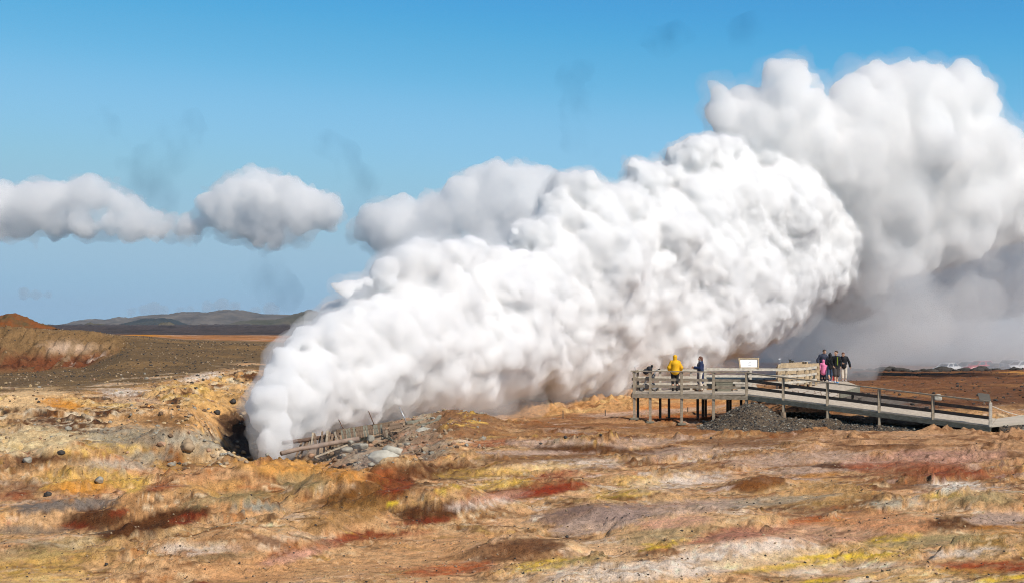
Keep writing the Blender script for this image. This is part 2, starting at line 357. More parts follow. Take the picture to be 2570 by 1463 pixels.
mixin(C(112,70,40),sf*band(nK+nL*.35,.2,.34)*.75); mixin(C(232,208,172),sf*band(-nK+nL*.35,.22,.36)*.6); mixin(C(66,44,30),sf*band(nL,.36,.5)*.7); mixin(C(180,112,58),sf*band(-nL+nK*.4,.3,.45)*.55)
mixin(C(190,150,104),CRUST*.35); COLR*=(1+CRUST*(CELL-.5)*.55)[...,None].astype(np.float32); mixin(C(70,48,34),CRUST*band(nH+nJ*.5,.16,.34)*.7); mixin(C(222,206,178),CRUST*band(-nH+nI*.4,.16,.34)*.6)
# left: bright altered rubble, yellow and white
leftrub=RUB*(1-sstep(640,720,PX))
k1=noise2(X+wx*.4,Y*.6+wy*.3,1.3,.9,241,5,.65); k2=noise2(X+wx*.4,Y*.6,.9,.7,243,5,.65); k3=noise2(X,Y*.6,2.8,1.6,245,4,.6)
L=np.clip(sstep(45,48,Y)*(1-sstep(YB-4,YB+2,YN))*(1-sstep(620,700,PX)),0,1); k4=noise2(X+wx,Y*.7+wy,7,4,248,4,.6); k5=noise2(X+wy*.5,Y*.7,1.9,1.2,249,5,.66)
mixin(C(206,172,130),L*.95); mixin(C(216,180,118),L*band(k4,-.05,.25)*.6); mixin(GRY,L*band(-k4+k5*.5,.05,.3)*.6); mixin(BRN,L*band(k1+k2*.4-.4*k4,.04,.26)*.8); mixin(ORG,L*band(k5-.3*k3,.1,.32)*.6)
mixin(C(224,210,186),L*band(k2+.4*k3+.3*k5,.1,.32)*.85); mixin(DBR,L*band(-k2+k1*.5-.3*k4,.04,.28)*.9); mixin(BLK,L*band(noise2(X,Y,.45,.3,247,3)+.4*k1,.2,.42)*.85); mixin(YEL,L*band(k3+k4*.5,.2,.45)*.5)  # dark browns and black also paint in the bank's shaded recesses
# crater throat and basin
thr=sstep(530,630,PX)*(1-sstep(700,760,PX))*sstep(50,54,Y)*(1-sstep(70,75,Y))
mixin(C(92,84,80),thr); 
bas=sstep(700,760,PX)*(1-sstep(1080,1160,PX))*sstep(46.5,49,Y)*(1-sstep(68,72,Y))
mixin(C(158,140,122),bas*.9); mixin(C(178,120,90),bas*band(k3,0,.3)*.5); mixin(C(178,170,156),bas*band(k1,.1,.35)*.7)
deb=sstep(1060,1120,PX)*(1-sstep(1220,1300,PX))*sstep(56,60,Y)*(1-sstep(69,73,Y))
mixin(BRN,deb*.8); mixin(YEL,deb*band(k1,.1,.4)*.7)
m3=sstep(76,80,Y)*(1-sstep(104,112,Y))*sstep(1180,1280,PX)
m3=m3*(1-sstep(1800,1950,PX)); mixin(C(186,144,100),m3*.9); mixin(C(214,184,132),m3*band(k3,.05,.35)*.7); mixin(BRN,m3*band(k1,.1,.35)*.8); mixin(RUST,m3*band(nE,.1,.4)*.6)
# brown ground before the platform and the brown field behind the ramp
dep=sstep(55,60,Y)*(1-sstep(76,80,Y))*sstep(1200,1350,PX)*(1-sstep(2000,2200,PX)); mixin(C(134,92,60),dep*(.55+.4*band(nA,-.3,.3))); mixin(DBR,dep*band(nE,.1,.4)*.8); mixin(LIL,dep*band(nC,.2,.42)*.8); mixin(RUST,dep*band(nD,.2,.45)*.6)
rb=sstep(43,48,Y)*(1-sstep(58,60,Y))*sstep(1900,2150,PX); mixin(C(186,146,112),rb*.75); mixin(BRN,rb*band(nD,.0,.3)*.8); mixin(DBR,rb*band(nE+nG*.4,.2,.45)*.7)
fl=FIELD; f1=noise2(X,Y,3,2,251,5,.62); f2=noise2(X,Y,9,6,253,4); mixin(C(112,76,52),fl); mixin(C(88,58,40),fl*band(f1,.0,.3)*.8); mixin(C(156,114,74),fl*band(f2+f1*.5,.15,.45)*.75); mixin(C(190,140,80),fl*band(f2,.2,.4)*sstep(2450,2560,PX)*sstep(110,140,Y)*.8); mixin(C(190,152,112),fl*band(f1,.1,.4)*sstep(2350,2450,PX)*(1-sstep(66,76,Y))*.7)
mixin(BLK,fl*sstep(150,158,Y)*band(f1,.0,.25)*.6)
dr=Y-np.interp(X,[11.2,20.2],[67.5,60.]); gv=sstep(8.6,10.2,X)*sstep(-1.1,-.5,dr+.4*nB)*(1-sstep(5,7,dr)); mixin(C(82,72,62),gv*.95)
# grey cinder hill on the left
h=HILL; mixin(C(114,94,68),h); mixin(C(142,114,78),h*band(f2,.05,.4)*.7+0); mixin(C(90,74,54),h*band(f1,.05,.35)*.5)
hw=sstep(YB-4,YB+1,Y)*(1-sstep(YB+5,YB+12,Y))*(1-sstep(640,720,PX)); hn=noise2(XR,YRR,4.2,1.6,261,5,.6); mixin(C(216,196,172),hw*band(hn,.1,.28)*.85); mixin(ORG,hw*band(hn-.15*k1,.24,.4)*.6)
cl=sstep(104,106.5,Y)*(1-sstep(114,118,Y))*(1-sstep(270,340,PX)); lowc=cl*(1-sstep(2.1,3.3,Z+.7*noise2(X,Y,2,1.4,263,4)))
mixin(C(132,106,76),cl*.9); mixin(C(112,68,46),lowc); mixin(C(66,42,32),lowc*band(f1,.05,.3)*.8); mixin(C(204,180,160),.8*cl*np.exp(-((PX-165)/65)**2-((PYV-872)/14)**2)*1.1*band(f1,-.25,.1)); mixin(C(206,184,168),lowc*band(noise2(X,Y,1.2,.9,265,4),.2,.4)*sstep(100,200,PX)*.8)
mixin(C(122,100,72),cl*band(noise2(X,Y*.3,1.2,3,267,3),.1,.4)*.6)
# flats beyond the hill: orange-brown with pale crust
bf=sstep(150,190,Y)*(1-sstep(330,430,Y))*(1-sstep(1100,1500,PX)); mixin(C(168,118,76),bf); mixin(C(216,192,176),bf*band(noise2(X,Y,22,10,271,4),.16,.34)*.8); mixin(C(120,84,54),bf*band(noise2(X,Y,16,12,273,4),.1,.35)*.8); mixin(C(190,130,50),bf*np.exp(-((PX-360)/60)**2)*sstep(200,260,Y))
lv=sstep(300,420,Y+40*noise2(X,Y,60,60,275,3)); mixin(C(74,66,66),lv); mixin(C(52,47,48),lv*band(noise2(X,Y,20,50,277,4),.0,.3)*.8)
# patches one can name in the photo : px,py,rx,ry,tilt deg,colour,strength
P=[(75,1000,85,20,-4,C(224,192,150),.9),(150,1012,50,12,10,ORG,.8),(310,985,60,9,0,WHT,.85),(505,945,45,8,-12,WHT,.85),(340,1005,50,9,0,C(214,186,160),.7),(450,1055,150,34,-4,C(212,166,116),.6),(330,1095,110,26,0,GRY,.75),(480,1110,70,26,0,C(172,166,152),.75),(250,1128,110,16,-3,YEL,.6),(90,1105,110,28,-4,C(222,204,166),.75),(560,1005,70,26,-14,C(216,174,116),.6),(598,1062,45,26,0,C(78,56,42),.9),(430,1150,36,26,0,C(138,86,46),.85),(60,1155,60,10,0,DBR,.8),(150,1148,70,8,0,DBR,.7),(420,1055,60,12,0,DBR,.6),(380,1145,70,12,0,GRY,.7),(60,1225,60,18,0,BRN,.7),(30,1245,50,10,0,RED,.6),
(238,1300,82,26,-8,DBR,.95),(300,1285,30,9,-8,RED,.7),(190,1320,40,10,0,RED,.5),(420,1300,105,22,-14,DBR,1),(330,1325,60,14,-18,DBR,.9),(470,1300,40,10,-10,RED,.8),
(180,1265,120,14,-3,C(128,118,112),1),(60,1330,120,10,0,C(128,112,100),.8),(300,1165,90,14,0,C(176,166,152),.8),(220,1200,110,30,-5,YEL,.55),(210,1225,70,18,0,ORG,.7),(330,1215,40,22,0,YEL,.8),
(640,1272,60,8,2,GRY,.9),(500,1225,90,14,-6,C(206,160,106),.8),(410,1222,50,10,-5,RED,.55),(560,1250,120,14,-8,GRN,.6),(120,1420,150,40,-8,YEL,.45),(90,1380,110,22,-4,GRN,.5),(500,1375,120,18,0,WHT,.55),
(560,1395,110,10,-3,C(150,124,92),.9),(640,1420,140,30,-8,PEACH,.8),(760,1380,120,14,-14,RED,.55),(720,1400,90,12,-14,PINK,.8),(830,1190,150,16,4,ORG,.6),(700,1165,110,14,2,C(214,160,92),.8),(760,1205,60,16,0,GRN,.55),
(930,1235,110,30,-12,C(112,74,36),.9),(1000,1215,45,22,-30,RED,.7),(960,1190,40,14,-10,RED,.5),(880,1290,120,26,-14,C(150,112,66),.7),(1090,1185,110,20,0,DBR,.85),(1090,1285,90,24,-10,DBR,.95),(1060,1308,90,6,-6,RED,.6),
(985,1262,14,6,0,SUL,.9),(1130,1225,40,8,-10,SUL,.55),(1250,1215,70,10,-8,SUL,.45),(1330,1230,120,12,-8,C(150,90,60),.7),(1400,1190,60,12,-6,RED,.6),(1370,1232,90,10,-10,RED,.9),(1230,1250,90,12,-8,PINK,.6),(1200,1265,90,10,-6,WHT,.6),
(900,1345,70,10,-8,RED,.7),(1010,1340,80,8,-6,RED,.6),(1120,1365,170,24,-4,PEACH,.6),(1450,1292,80,18,-8,C(140,116,106),.9),(1500,1315,110,16,-10,LIL,.9),(1300,1375,110,22,-8,C(110,76,52),.95),(1350,1395,90,12,-4,C(130,92,62),.7),
(1110,1430,120,14,-4,C(176,96,56),.8),(900,1420,240,26,-6,PEACH,.5),(1370,1415,100,12,-8,SUL,.55),(1450,1405,60,6,-10,GRN,.6),(1500,1440,120,20,-6,WHT,.6),(1560,1290,60,18,-5,LIL,.6),
(1240,1110,60,10,-4,RED,.6),(1400,1112,130,10,0,LIL,.85),(1460,1125,100,12,0,DBR,.9),(1330,1150,130,14,0,C(126,92,64),.8),(1330,1135,130,5,0,LIL,.8),(1430,1165,160,12,-3,WHT,.5),(1290,1180,140,12,-4,YEL,.5),
(1600,1110,80,12,0,LIL,.7),(1640,1130,70,10,-6,DBR,.8),(1750,1130,130,12,-4,LIL,.6),(1850,1110,120,10,0,C(120,84,58),.8),(1990,1150,160,16,-4,LIL,.75),(2070,1175,130,10,-5,LIL,.8),(1900,1212,55,16,-8,C(120,76,40),.95),(2110,1168,60,6,0,DBR,.9),
(2050,1192,50,7,-5,ORG,.6),(2330,1150,160,18,-2,C(190,150,136),.7),(2300,1175,130,16,0,C(150,88,60),.8),(2450,1185,110,14,0,RED,.45),(2410,1218,75,9,0,WHT,.95),(2370,1242,40,6,0,SUL,.55),(2230,1262,50,6,0,C(190,186,170),.7),
(2050,1240,120,26,-4,C(196,158,106),.6),(1720,1205,120,16,-6,WHT,.55),(1600,1210,60,16,-4,YEL,.4),(1560,1240,70,10,-4,SUL,.4),(1900,1258,150,10,-5,C(170,164,150),.6),(1700,1275,140,16,-6,LIL,.75),(1560,1285,60,20,-4,C(150,130,124),.8),
(1700,1310,70,14,-4,PINK,.7),(1660,1345,110,16,-10,GRN,.5),(1660,1365,60,8,-8,SUL,.7),(1860,1335,90,10,-3,C(140,72,46),.8),(1800,1352,70,6,-8,RED,.6),(2040,1305,70,9,-2,C(176,96,46),.8),(2110,1310,60,8,0,ORG,.7),(2000,1340,220,24,-4,PINK,.45),
(2240,1310,110,20,2,C(206,150,110),.8),(2430,1310,90,18,-2,DBR,.85),(2520,1298,70,14,0,LIL,.9),(2510,1330,70,10,0,ORG,.4),(2350,1355,130,14,-4,GRN,.7),(2250,1350,60,8,-6,SUL,.6),(2480,1248,90,16,0,GRN,.55),
(1880,1390,150,26,-6,WHT,.75),(1760,1420,160,20,-6,WHT,.5),(2080,1400,200,22,-4,YEL,.45),(2120,1395,110,6,-3,SUL,.8),(1990,1420,130,8,-6,SUL,.55),(2100,1430,160,14,-3,WHT,.5),(2060,1455,70,8,-5,SUL,.9),(2480,1420,110,12,0,C(150,70,40),.85),(2530,1450,80,8,-6,SUL,.8),(2420,1385,90,12,-4,WHT,.65),(1620,1440,130,16,-3,WHT,.45),(2290,1440,160,16,0,YEL,.4),
(2180,1010,120,20,5,C(112,106,102),1),(2250,1030,80,12,8,C(112,106,102),.9),(1720,1049,110,6,0,C(160,90,44),.8),(1690,1020,120,8,-5,C(180,116,66),.6),(1650,1032,160,6,-4,LIL,.7)]
for px,py,rx,ry,tl,col,st in P:
    rx*=1.12; ry*=1.12
    m=(np.abs(PX-px)<rx*1.7)&(np.abs(PYV-py)<ry*2+rx*.35)&(Y<110)
    ii=np.where(m.any(1))[0]; jj=np.where(m.any(0))[0]
    if len(ii)==0: continue
    sl=(slice(ii[0],ii[-1]+1),slice(jj[0],jj[-1]+1))
    a=math.radians(tl); dx=PX[sl]-px; dy=PYV[sl]-py
    q=np.sqrt(((dx*math.cos(a)+dy*math.sin(a))/rx)**2+((-dx*math.sin(a)+dy*math.cos(a))/ry)**2)
    q=q+.6*nB[sl]+.45*nD[sl]+.35*nG[sl]+.45*nI[sl]+.3*nJ[sl]+.2*nH[sl]
    brk=band(nI[sl]+.6*nJ[sl]+.35*nH[sl],-.2,.12); hard=.7 if col is SUL or col is WHT or col is YEL else (.15 if st>.88 else .35)
    w=np.clip((1-sstep(.75,1.25,q))*st*1.1*(1-hard+hard*brk),0,1)*m[sl]; w=w[...,None]
    COLR[sl]=COLR[sl]*(1-w)+np.asarray(col,np.float32)*w
sp=noise2(X,Y,.22,.15,281,2,.7); COLR*=np.clip(1+.3*sp*(1-sstep(60,110,Y))+.2*nF+.36*nI+.28*nJ,.2,1.6)[...,None]
lum=(COLR@np.array([.3,.55,.15],np.float32))[...,None]; COLR=np.clip(lum+(COLR-lum)*1.06,.01,.85)*np.array([1.01,.985,.93],np.float32)
nr,nc=Z.shape; idx=np.arange(nr*nc).reshape(nr,nc)
GQ=np.stack([idx[:-1,:-1],idx[:-1,1:],idx[1:,1:],idx[1:,:-1]],-1).reshape(-1,4)
gme=mesh_np('ground',np.stack([X,Y,Z],-1).reshape(-1,3),GQ)
ca=gme.color_attributes.new('mineral','FLOAT_COLOR','POINT')
ca.data.foreach_set('color',np.concatenate([COLR.reshape(-1,3),np.ones((nr*nc,1),np.float32)],1).astype(np.float32).ravel())
ROUGHV=None
# ---------------------------------------------------------------- materials
def new_mat(name):
    m=bpy.data.materials.new(name); m.use_nodes=True; return m,m.node_tree,m.node_tree.nodes['Principled BSDF']
def N(nt,t,**k):
    n=nt.nodes.new(t)
    for a,b in k.items(): setattr(n,a,b)
    return n
def ramp(nt,fac,stops):
    r=N(nt,'ShaderNodeValToRGB'); e=r.color_ramp.elements
    e[0].position,e[0].color=stops[0][0],(*stops[0][1],1); e[1].position,e[1].color=stops[-1][0],(*stops[-1][1],1)
    for p,c in stops[1:-1]:
        k=e.new(p); k.color=(*c,1)
    nt.links.new(fac,r.inputs[0]); return r.outputs[0]
def mul(nt,a,b,blend='MULTIPLY',f=1.):
    x=N(nt,'ShaderNodeMix',data_type='RGBA',blend_type=blend); x.inputs[0].default_value=f
    nt.links.new(a,x.inputs[6]); nt.links.new(b,x.inputs[7]); return x.outputs[2]
def tex(nt,scale,detail=3,rough=.6,coord='Object',stretch=(1,1,1)):
    tc=N(nt,'ShaderNodeTexCoord'); mp=N(nt,'ShaderNodeMapping'); mp.inputs['Scale'].default_value=stretch
    nt.links.new(tc.outputs[coord],mp.inputs[0]); t=N(nt,'ShaderNodeTexNoise'); t.inputs['Scale'].default_value=scale; t.inputs['Detail'].default_value=detail; t.inputs['Roughness'].default_value=rough
    nt.links.new(mp.outputs[0],t.inputs['Vector']); return t
def bump(nt,h,dist,bs,strength=1.):
    b=N(nt,'ShaderNodeBump'); b.inputs['Distance'].default_value=dist; b.inputs['Strength'].default_value=strength
    nt.links.new(h,b.inputs['Height']); nt.links.new(b.outputs[0],bs.inputs['Normal'])
def plain(name,col,rough=.7,var=.25,scale=6,stretch=(1,1,1),bmp=0,metal=0,spec=.3):
    m,nt,bs=new_mat(name)
    t=tex(nt,scale,4,.6,'Object',stretch)
    lo=[c*(1-var) for c in col]; hi=[min(1,c*(1+var)) for c in col]
    nt.links.new(ramp(nt,t.outputs[0],[(.3,lo),(.7,hi)]),bs.inputs['Base Color'])
    bs.inputs['Roughness'].default_value=rough; bs.inputs['Metallic'].default_value=metal; bs.inputs['Specular IOR Level'].default_value=spec
    if bmp: bump(nt,t.outputs[0],bmp,bs)
    return m
def ground_mat():
    m,nt,bs=new_mat('mineral_ground')
    a=N(nt,'ShaderNodeAttribute'); a.attribute_name='mineral'
    t1=tex(nt,7,5,.75); t2=tex(nt,30,4,.75); t3=tex(nt,2.2,4,.6)
    c=mul(nt,a.outputs[0],ramp(nt,t1.outputs[0],[(.3,(.62,.6,.57)),(.5,(1,1,1)),(.72,(1.22,1.2,1.16))]))
    c=mul(nt,c,ramp(nt,t2.outputs[0],[(.3,(.3,.27,.25)),(.45,(1,1,1)),(.72,(1.3,1.27,1.22))]))
    nt.links.new(c,bs.inputs['Base Color'])
    bs.inputs['Roughness'].default_value=.85; bs.inputs['Specular IOR Level'].default_value=.22
    ad=N(nt,'ShaderNodeMath',operation='MULTIPLY_ADD'); ad.inputs[1].default_value=.35
    nt.links.new(t2.outputs[0],ad.inputs[0]); nt.links.new(t1.outputs[0],ad.inputs[2])
    bump(nt,ad.outputs[0],.10,bs,1.)
    return m
def volume_mat(name,col,density,aniso,noise=None):
    m=bpy.data.materials.new(name); m.use_nodes=True; nt=m.node_tree; nt.nodes.clear()
    o=N(nt,'ShaderNodeOutputMaterial'); v=N(nt,'ShaderNodeVolumeScatter'); v.inputs['Color'].default_value=(*col,1); v.inputs['Density'].default_value=density; v.inputs['Anisotropy'].default_value=aniso
    nt.links.new(v.outputs[0],o.inputs['Volume'])
    if noise:
        sc_,lo,hi,st=noise
        t=tex(nt,sc_,4,.62,'Object',st); r=N(nt,'ShaderNodeMapRange'); r.inputs['From Min'].default_value=lo; r.inputs['From Max'].default_value=hi; r.inputs['To Max'].default_value=density
        nt.links.new(t.outputs[0],r.inputs[0]); nt.links.new(r.outputs[0],v.inputs['Density'])
    return m
GROUND=ground_mat()
tag(link('ground',gme,None,GROUND),kind='structure')

WATER,nt,bs=new_mat('murky_water'); bs.inputs['Base Color'].default_value=(.16,.13,.105,1); bs.inputs['Specular IOR Level'].default_value=.18; bs.inputs['Roughness'].default_value=.4; t=tex(nt,6,3,.5); bump(nt,t.outputs[0],.01,bs)
for px,py,rx,ry,zp in POOLS:
    y0=(CZ-zp)*F/(py-HZ); x0=(px-CX)/F*y0; me=bpy.data.meshes.new('water'); me.from_pydata([(x0+rx*1.5*math.cos(k*math.pi/12),y0+ry*1.5*math.sin(k*math.pi/12),zp) for k in range(24)],[],[tuple(range(24))]); tag(link('water',me,None,WATER),kind='structure')
# ---------------------------------------------------------------- camera, sun, sky
from mathutils import Vector
cam=bpy.data.cameras.new('camera'); co=bpy.data.objects.new('camera',cam); COL.objects.link(co); sc.camera=co
co.location=(0,0,CZ); co.rotation_euler=(math.radians(90),0,0)
cam.sensor_width=36; cam.lens=F/2570*36; cam.shift_y=(HZ-731.5)/2570; cam.clip_end=200000; cam.clip_start=.5
w=bpy.data.worlds.new('World'); sc.world=w; w.use_nodes=True
nt=w.node_tree; sk=nt.nodes.new('ShaderNodeTexSky'); sk.sky_type='NISHITA'; sk.sun_disc=False
sd=np.array([1.05,-1.05,1.45]); sd/=np.linalg.norm(sd)
sk.sun_elevation=math.asin(sd[2]); sk.sun_rotation=math.atan2(sd[0],sd[1]); sk.air_density=1.0; sk.dust_density=.0; sk.ozone_density=3.0; sk.altitude=0
sk.air_density=1; sk.ozone_density=6; sk.altitude=5000
m1=nt.nodes.new('ShaderNodeVectorMath'); m1.operation='SCALE'; m1.inputs[3].default_value=.12; nt.links.new(sk.outputs[0],m1.inputs[0])
cv=nt.nodes.new('ShaderNodeRGBCurve'); mp=cv.mapping; mp.extend='HORIZONTAL'
for k,pts in enumerate(([(0,0),(.075,.045),(.11,.061),(.137,.111),(.189,.222),(.309,.287),(.565,.27),(1,.26)],[(0,0),(.15,.13),(.19,.24),(.223,.30),(.276,.387),(.372,.48),(.556,.475),(.815,.45),(1,.43)],[(0,0),(.35,.28),(.43,.47),(.487,.60),(.579,.648),(.724,.70),(.907,.627),(.98,.61),(1,.60)])):
    cu=mp.curves[k]; cu.points[0].location=pts[0]; cu.points[1].location=pts[-1]
    for p in pts[1:-1]: cu.points.new(*p)
mp.update(); nt.links.new(m1.outputs[0],cv.inputs[1])
m2=nt.nodes.new('ShaderNodeVectorMath'); m2.operation='SCALE'; m2.inputs[3].default_value=11.49; nt.links.new(cv.outputs[0],m2.inputs[0])
bg=nt.nodes['Background']; nt.links.new(m2.outputs[0],bg.inputs[0]); bg.inputs[1].default_value=.1
sun=bpy.data.lights.new('sun','SUN'); so=bpy.data.objects.new('sun',sun); COL.objects.link(so); sun.energy=4.6; sun.angle=math.radians(.5); sun.color=(1,.91,.81)
so.rotation_euler=Vector(-sd).to_track_quat('-Z','Y').to_euler()
vs=sc.view_settings; vs.view_transform='Standard'; vs.look='None'; vs.exposure=0; vs.gamma=1
c=sc.cycles; c.max_bounces=26; c.volume_bounces=20; c.diffuse_bounces=3; c.glossy_bounces=3; c.transmission_bounces=4; c.transparent_max_bounces=24; c.use_denoising=True
sc.render.filter_size=1.0; c.filter_width=1.05
try: c.denoising_prefilter='FAST'; c.denoising_input_passes='RGB_ALBEDO_NORMAL'
except Exception: pass
# ---------------------------------------------------------------- far hills, sea, clouds, steam, haze
def interp_pts(pts,x): 
    a=np.array(pts,float); return np.interp(x,a[:,0],a[:,1])
def ridge(name,pts,Yc,depth,mat,base=-12.,rough=.22,seed=1,nx=300,ny=80):
    a=np.array(pts,float); px=np.linspace(a[0,0],a[-1,0],nx); ys=np.linspace(-1,1,ny)
    P_,S_=np.meshgrid(px,ys); Yg=Yc+S_*depth; Xg=(P_-CX)/F*Yc
    top=CZ-(interp_pts(pts,P_)-HZ)/F*Yc
    hgt=np.maximum(top-base,0)
    sc_=depth*.5
    nz=noise2(Xg,Yg,sc_,sc_,seed,5,.55)
    prof=np.clip(1-np.abs(S_)**1.5,0,1)
    z=base+hgt*prof*(1+rough*nz*(.25+np.clip(np.abs(S_)*3,0,1)))+hgt*.11*noise2(Xg,Yg,sc_*.15,sc_*.15,seed+5,3)*(prof>0)
    g=np.arange(nx*ny).reshape(ny,nx); q=np.stack([g[:-1,:-1],g[:-1,1:],g[1:,1:],g[1:,:-1]],-1).reshape(-1,4)
    return tag(link(name,mesh_np(name,np.stack([Xg,Yg,z],-1).reshape(-1,3),q),None,mat),kind='structure')
def rock_mat(name,c1,c2,scale,stretch=(1,1,1)):
    m,nt,bs=new_mat(name); t=tex(nt,scale,6,.65,'Object',stretch); nt.links.new(ramp(nt,t.outputs[0],[(.35,c1),(.65,c2)]),bs.inputs['Base Color']); bs.inputs['Roughness'].default_value=.95; bs.inputs['Specular IOR Level'].default_value=.1; return m
MT1=rock_mat('grey_moor',(.075,.068,.062),(.17,.145,.12),.008); MT2=rock_mat('dark_lava_hill',(.025,.035,.04),(.05,.055,.05),.01); MT3=rock_mat('brown_moss_hill',(.06,.06,.03),(.12,.10,.07),.008)
MT4=rock_mat('orange_scoria',(.22,.07,.022),(.11,.075,.035),.35)
ridge('mountain',[(150,830),(189,815),(203,810),(233,800),(254,802),(287,803),(296,799),(306,795),(317,799),(326,803),(345,806),(380,820)],7600,700,MT1,seed=3)
ridge('mountain',[(300,826),(330,806),(361,793),(383,790),(449,789),(462,784),(534,783),(564,777),(602,778),(618,782),(651,789),(700,790),(760,792),(900,800),(1000,815)],7000,900,MT1,seed=7)
ridge('hill',[(292,824),(301,818),(328,808),(353,801),(375,798),(394,799),(410,797.5),(427,799),(443,806),(471,818),(480,824)],5000,300,MT2,seed=11)
ridge('hill',[(560,820),(600,806),(640,802),(700,801),(735,790),(776,777),(815,788),(860,800),(950,818)],5600,400,MT3,seed=13)
ridge('hill',[(200,822),(211,815),(219,810.6),(227,807.6),(235,811),(263,813),(300,822)],3600,90,MT3,seed=15)
ridge('hill',[(384,824),(394,817),(405,810),(427,808),(438,814),(465,819),(480,824)],3300,80,MT3,seed=17)
ridge('hill',[(-420,822),(-200,800),(-60,794),(0,794),(16,791),(41,789),(60,792),(82,801),(95,808),(112,813),(129,819),(140,824)],205,14,MT4,base=1.5,rough=.3,seed=19,nx=300,ny=90)
sm=bpy.data.meshes.new('sea'); sm.from_pydata([(-60000,8000,-14),(60000,8000,-14),(60000,90000,-14),(-60000,90000,-14)],[],[(0,1,2,3)])
SEA=plain('sea_water',(.03,.07,.10),.25,.1,.002); tag(link('sea',sm,None,SEA),kind='structure')
# -- cumulus over the horizon
def hull(name,SP,Yf,h_px,blend,disp,seed,mat,parent=None,Yref=None):
    L=[]; rng=random.Random(seed)
    for s in SP:
        px,py,r=s[:3]; Yc=Yf(px,py,r,rng) if len(s)<4 else s[3]
        x,y,z=at(px,py,Yc); L.append((x,y,z,r/F*Yc))
    k=(Yref or 70)/F
    V_,Q_=blob_hull(L,h_px*k,blend*k,[(a*k,b*k) for a,b in disp],seed)
    return link(name,mesh_np(name,V_,Q_),parent,mat)
CLOUDM=volume_mat('cloud_vapour',(.999,.999,1),.03,.1); CLOUDV=volume_mat('cloud_veil',(.998,.998,1),.009,.2)
def ycl(c): return lambda px,py,r,rng:c+(rng.random()-.5)*r*1.2
C1=[(-60,520,60),(20,515,55),(80,505,50),(130,500,48),(190,490,42),(235,495,40),(285,505,38),(320,520,36),(60,555,38),(140,560,34),(210,565,30),(270,560,32),(340,555,34),(390,560,28),(430,565,24),(470,570,20),(-20,550,45),(330,572,24),(400,578,18),(210,480,30),(100,490,34)]
C2=[(470,575,22),(500,560,26),(530,520,36),(570,495,40),(600,475,38),(640,465,34),(690,470,36),(735,490,44),(780,510,44),(815,525,34),(560,535,38),(620,535,48),(690,540,52),(750,545,44),(650,580,36),(700,590,30),(740,585,24),(610,570,26),(820,550,24),(660,500,48)]
C3=[(895,585,16),(920,560,30),(950,540,36),(990,530,36),(1030,540,38),(970,590,40),(1040,590,46),(1100,540,52),(1150,500,52),(1210,470,50),(1260,450,46),(1310,450,42),(1360,455,38),(1385,475,30),(1200,540,60),(1290,530,60),(1350,520,46),(1120,600,50),(1240,600,50),(990,620,26),(1050,630,28),(1390,510,30),(1180,470,30)]
for SPc,lab,sd_ in ((C1,'long low cumulus cloud at the left edge of the sky','a'),(C2,'rounded cumulus cloud alone left of the steam plume','b'),(C3,'grey-bottomed cumulus cloud partly behind the rising steam plume','c')):
    o=hull('cumulus_cloud',SPc,ycl(4300),4.4,22,[(78,30),(36,15),(17,7),(8.5,3.4)],ord(sd_),CLOUDM,None,4300)
    v_=hull('cloud_veil',[(a,b+r*.1,r*1.16) for a,b,r in SPc]+[(a+30*(-1)**k,b+r*.5,r*.55) for k,(a,b,r) in enumerate(SPc)],ycl(4300),6.0,30,[(60,30),(24,14)],ord(sd_)+9,CLOUDV,o,4300)
    tag(o,lab,'cloud','cumulus clouds above the horizon')
FARC=volume_mat('far_cloud_vapour',(.98,.98,.99),.003,.3)
fc=[(60,737,16),(90,738,14),(120,738,10),(330,782,10),(360,778,15),(385,775,18),(410,780,14),(450,778,10),(480,776,10),(520,770,16),(555,766,20),(590,770,16),(640,780,14),(680,776,20)]
tag(hull('far_cloud',fc,lambda *a:22000,4,12,[(24,8),(10,4)],77,FARC,None,22000),kind='stuff')
# -- steam from the vent
STEAM=volume_mat('steam',(.9975,.998,.999),7.5,.1); VEIL=volume_mat('steam_veil',(.998,.998,.998),.45,.2); STEAM2=volume_mat('soft_steam',(.9992,.9993,.9996),1.5,.2); VEIL2=volume_mat('soft_steam_veil',(.996,.996,.997),.10,.2); MIST=volume_mat('thin_steam',(.94,.97,.999),.16,.2); MIST2=volume_mat('ground_steam',(.985,.98,.975),.13,.2)  # bluish tint of the thin steam paints in skylight on shaded vapour
TOP=[(640,1010),(652,985),(676,925),(728,874),(748,838),(772,820),(796,834),(816,812),(836,776),(842,742),(856,728),(866,732),(855,705),(880,690),(930,690),(950,650),(978,622),(1010,622),(1050,598),(1075,596),(1092,632),(1130,618),(1190,585),(1230,590),(1270,608),(1285,562),(1340,540),(1380,500),(1420,452),(1450,455),(1500,472),(1540,480),(1580,458),(1598,402),(1640,402),(1660,432),(1690,378),(1730,355),(1790,338),(1830,345),(1870,355),(1900,352),(1950,350),(2000,365),(2050,400),(2100,450),(2150,530),(2190,600),(2215,650)]
BOT=[(632,1010),(640,1160),(705,1160),(720,1115),(800,1090),(900,1065),(1000,1045),(1100,1045),(1250,1015),(1400,995),(1570,975),(1700,950),(1800,915),(1900,870),(1930,840),(2000,805),(2050,785),(2100,800),(2150,800),(2170,785),(2200,700),(2215,680)]
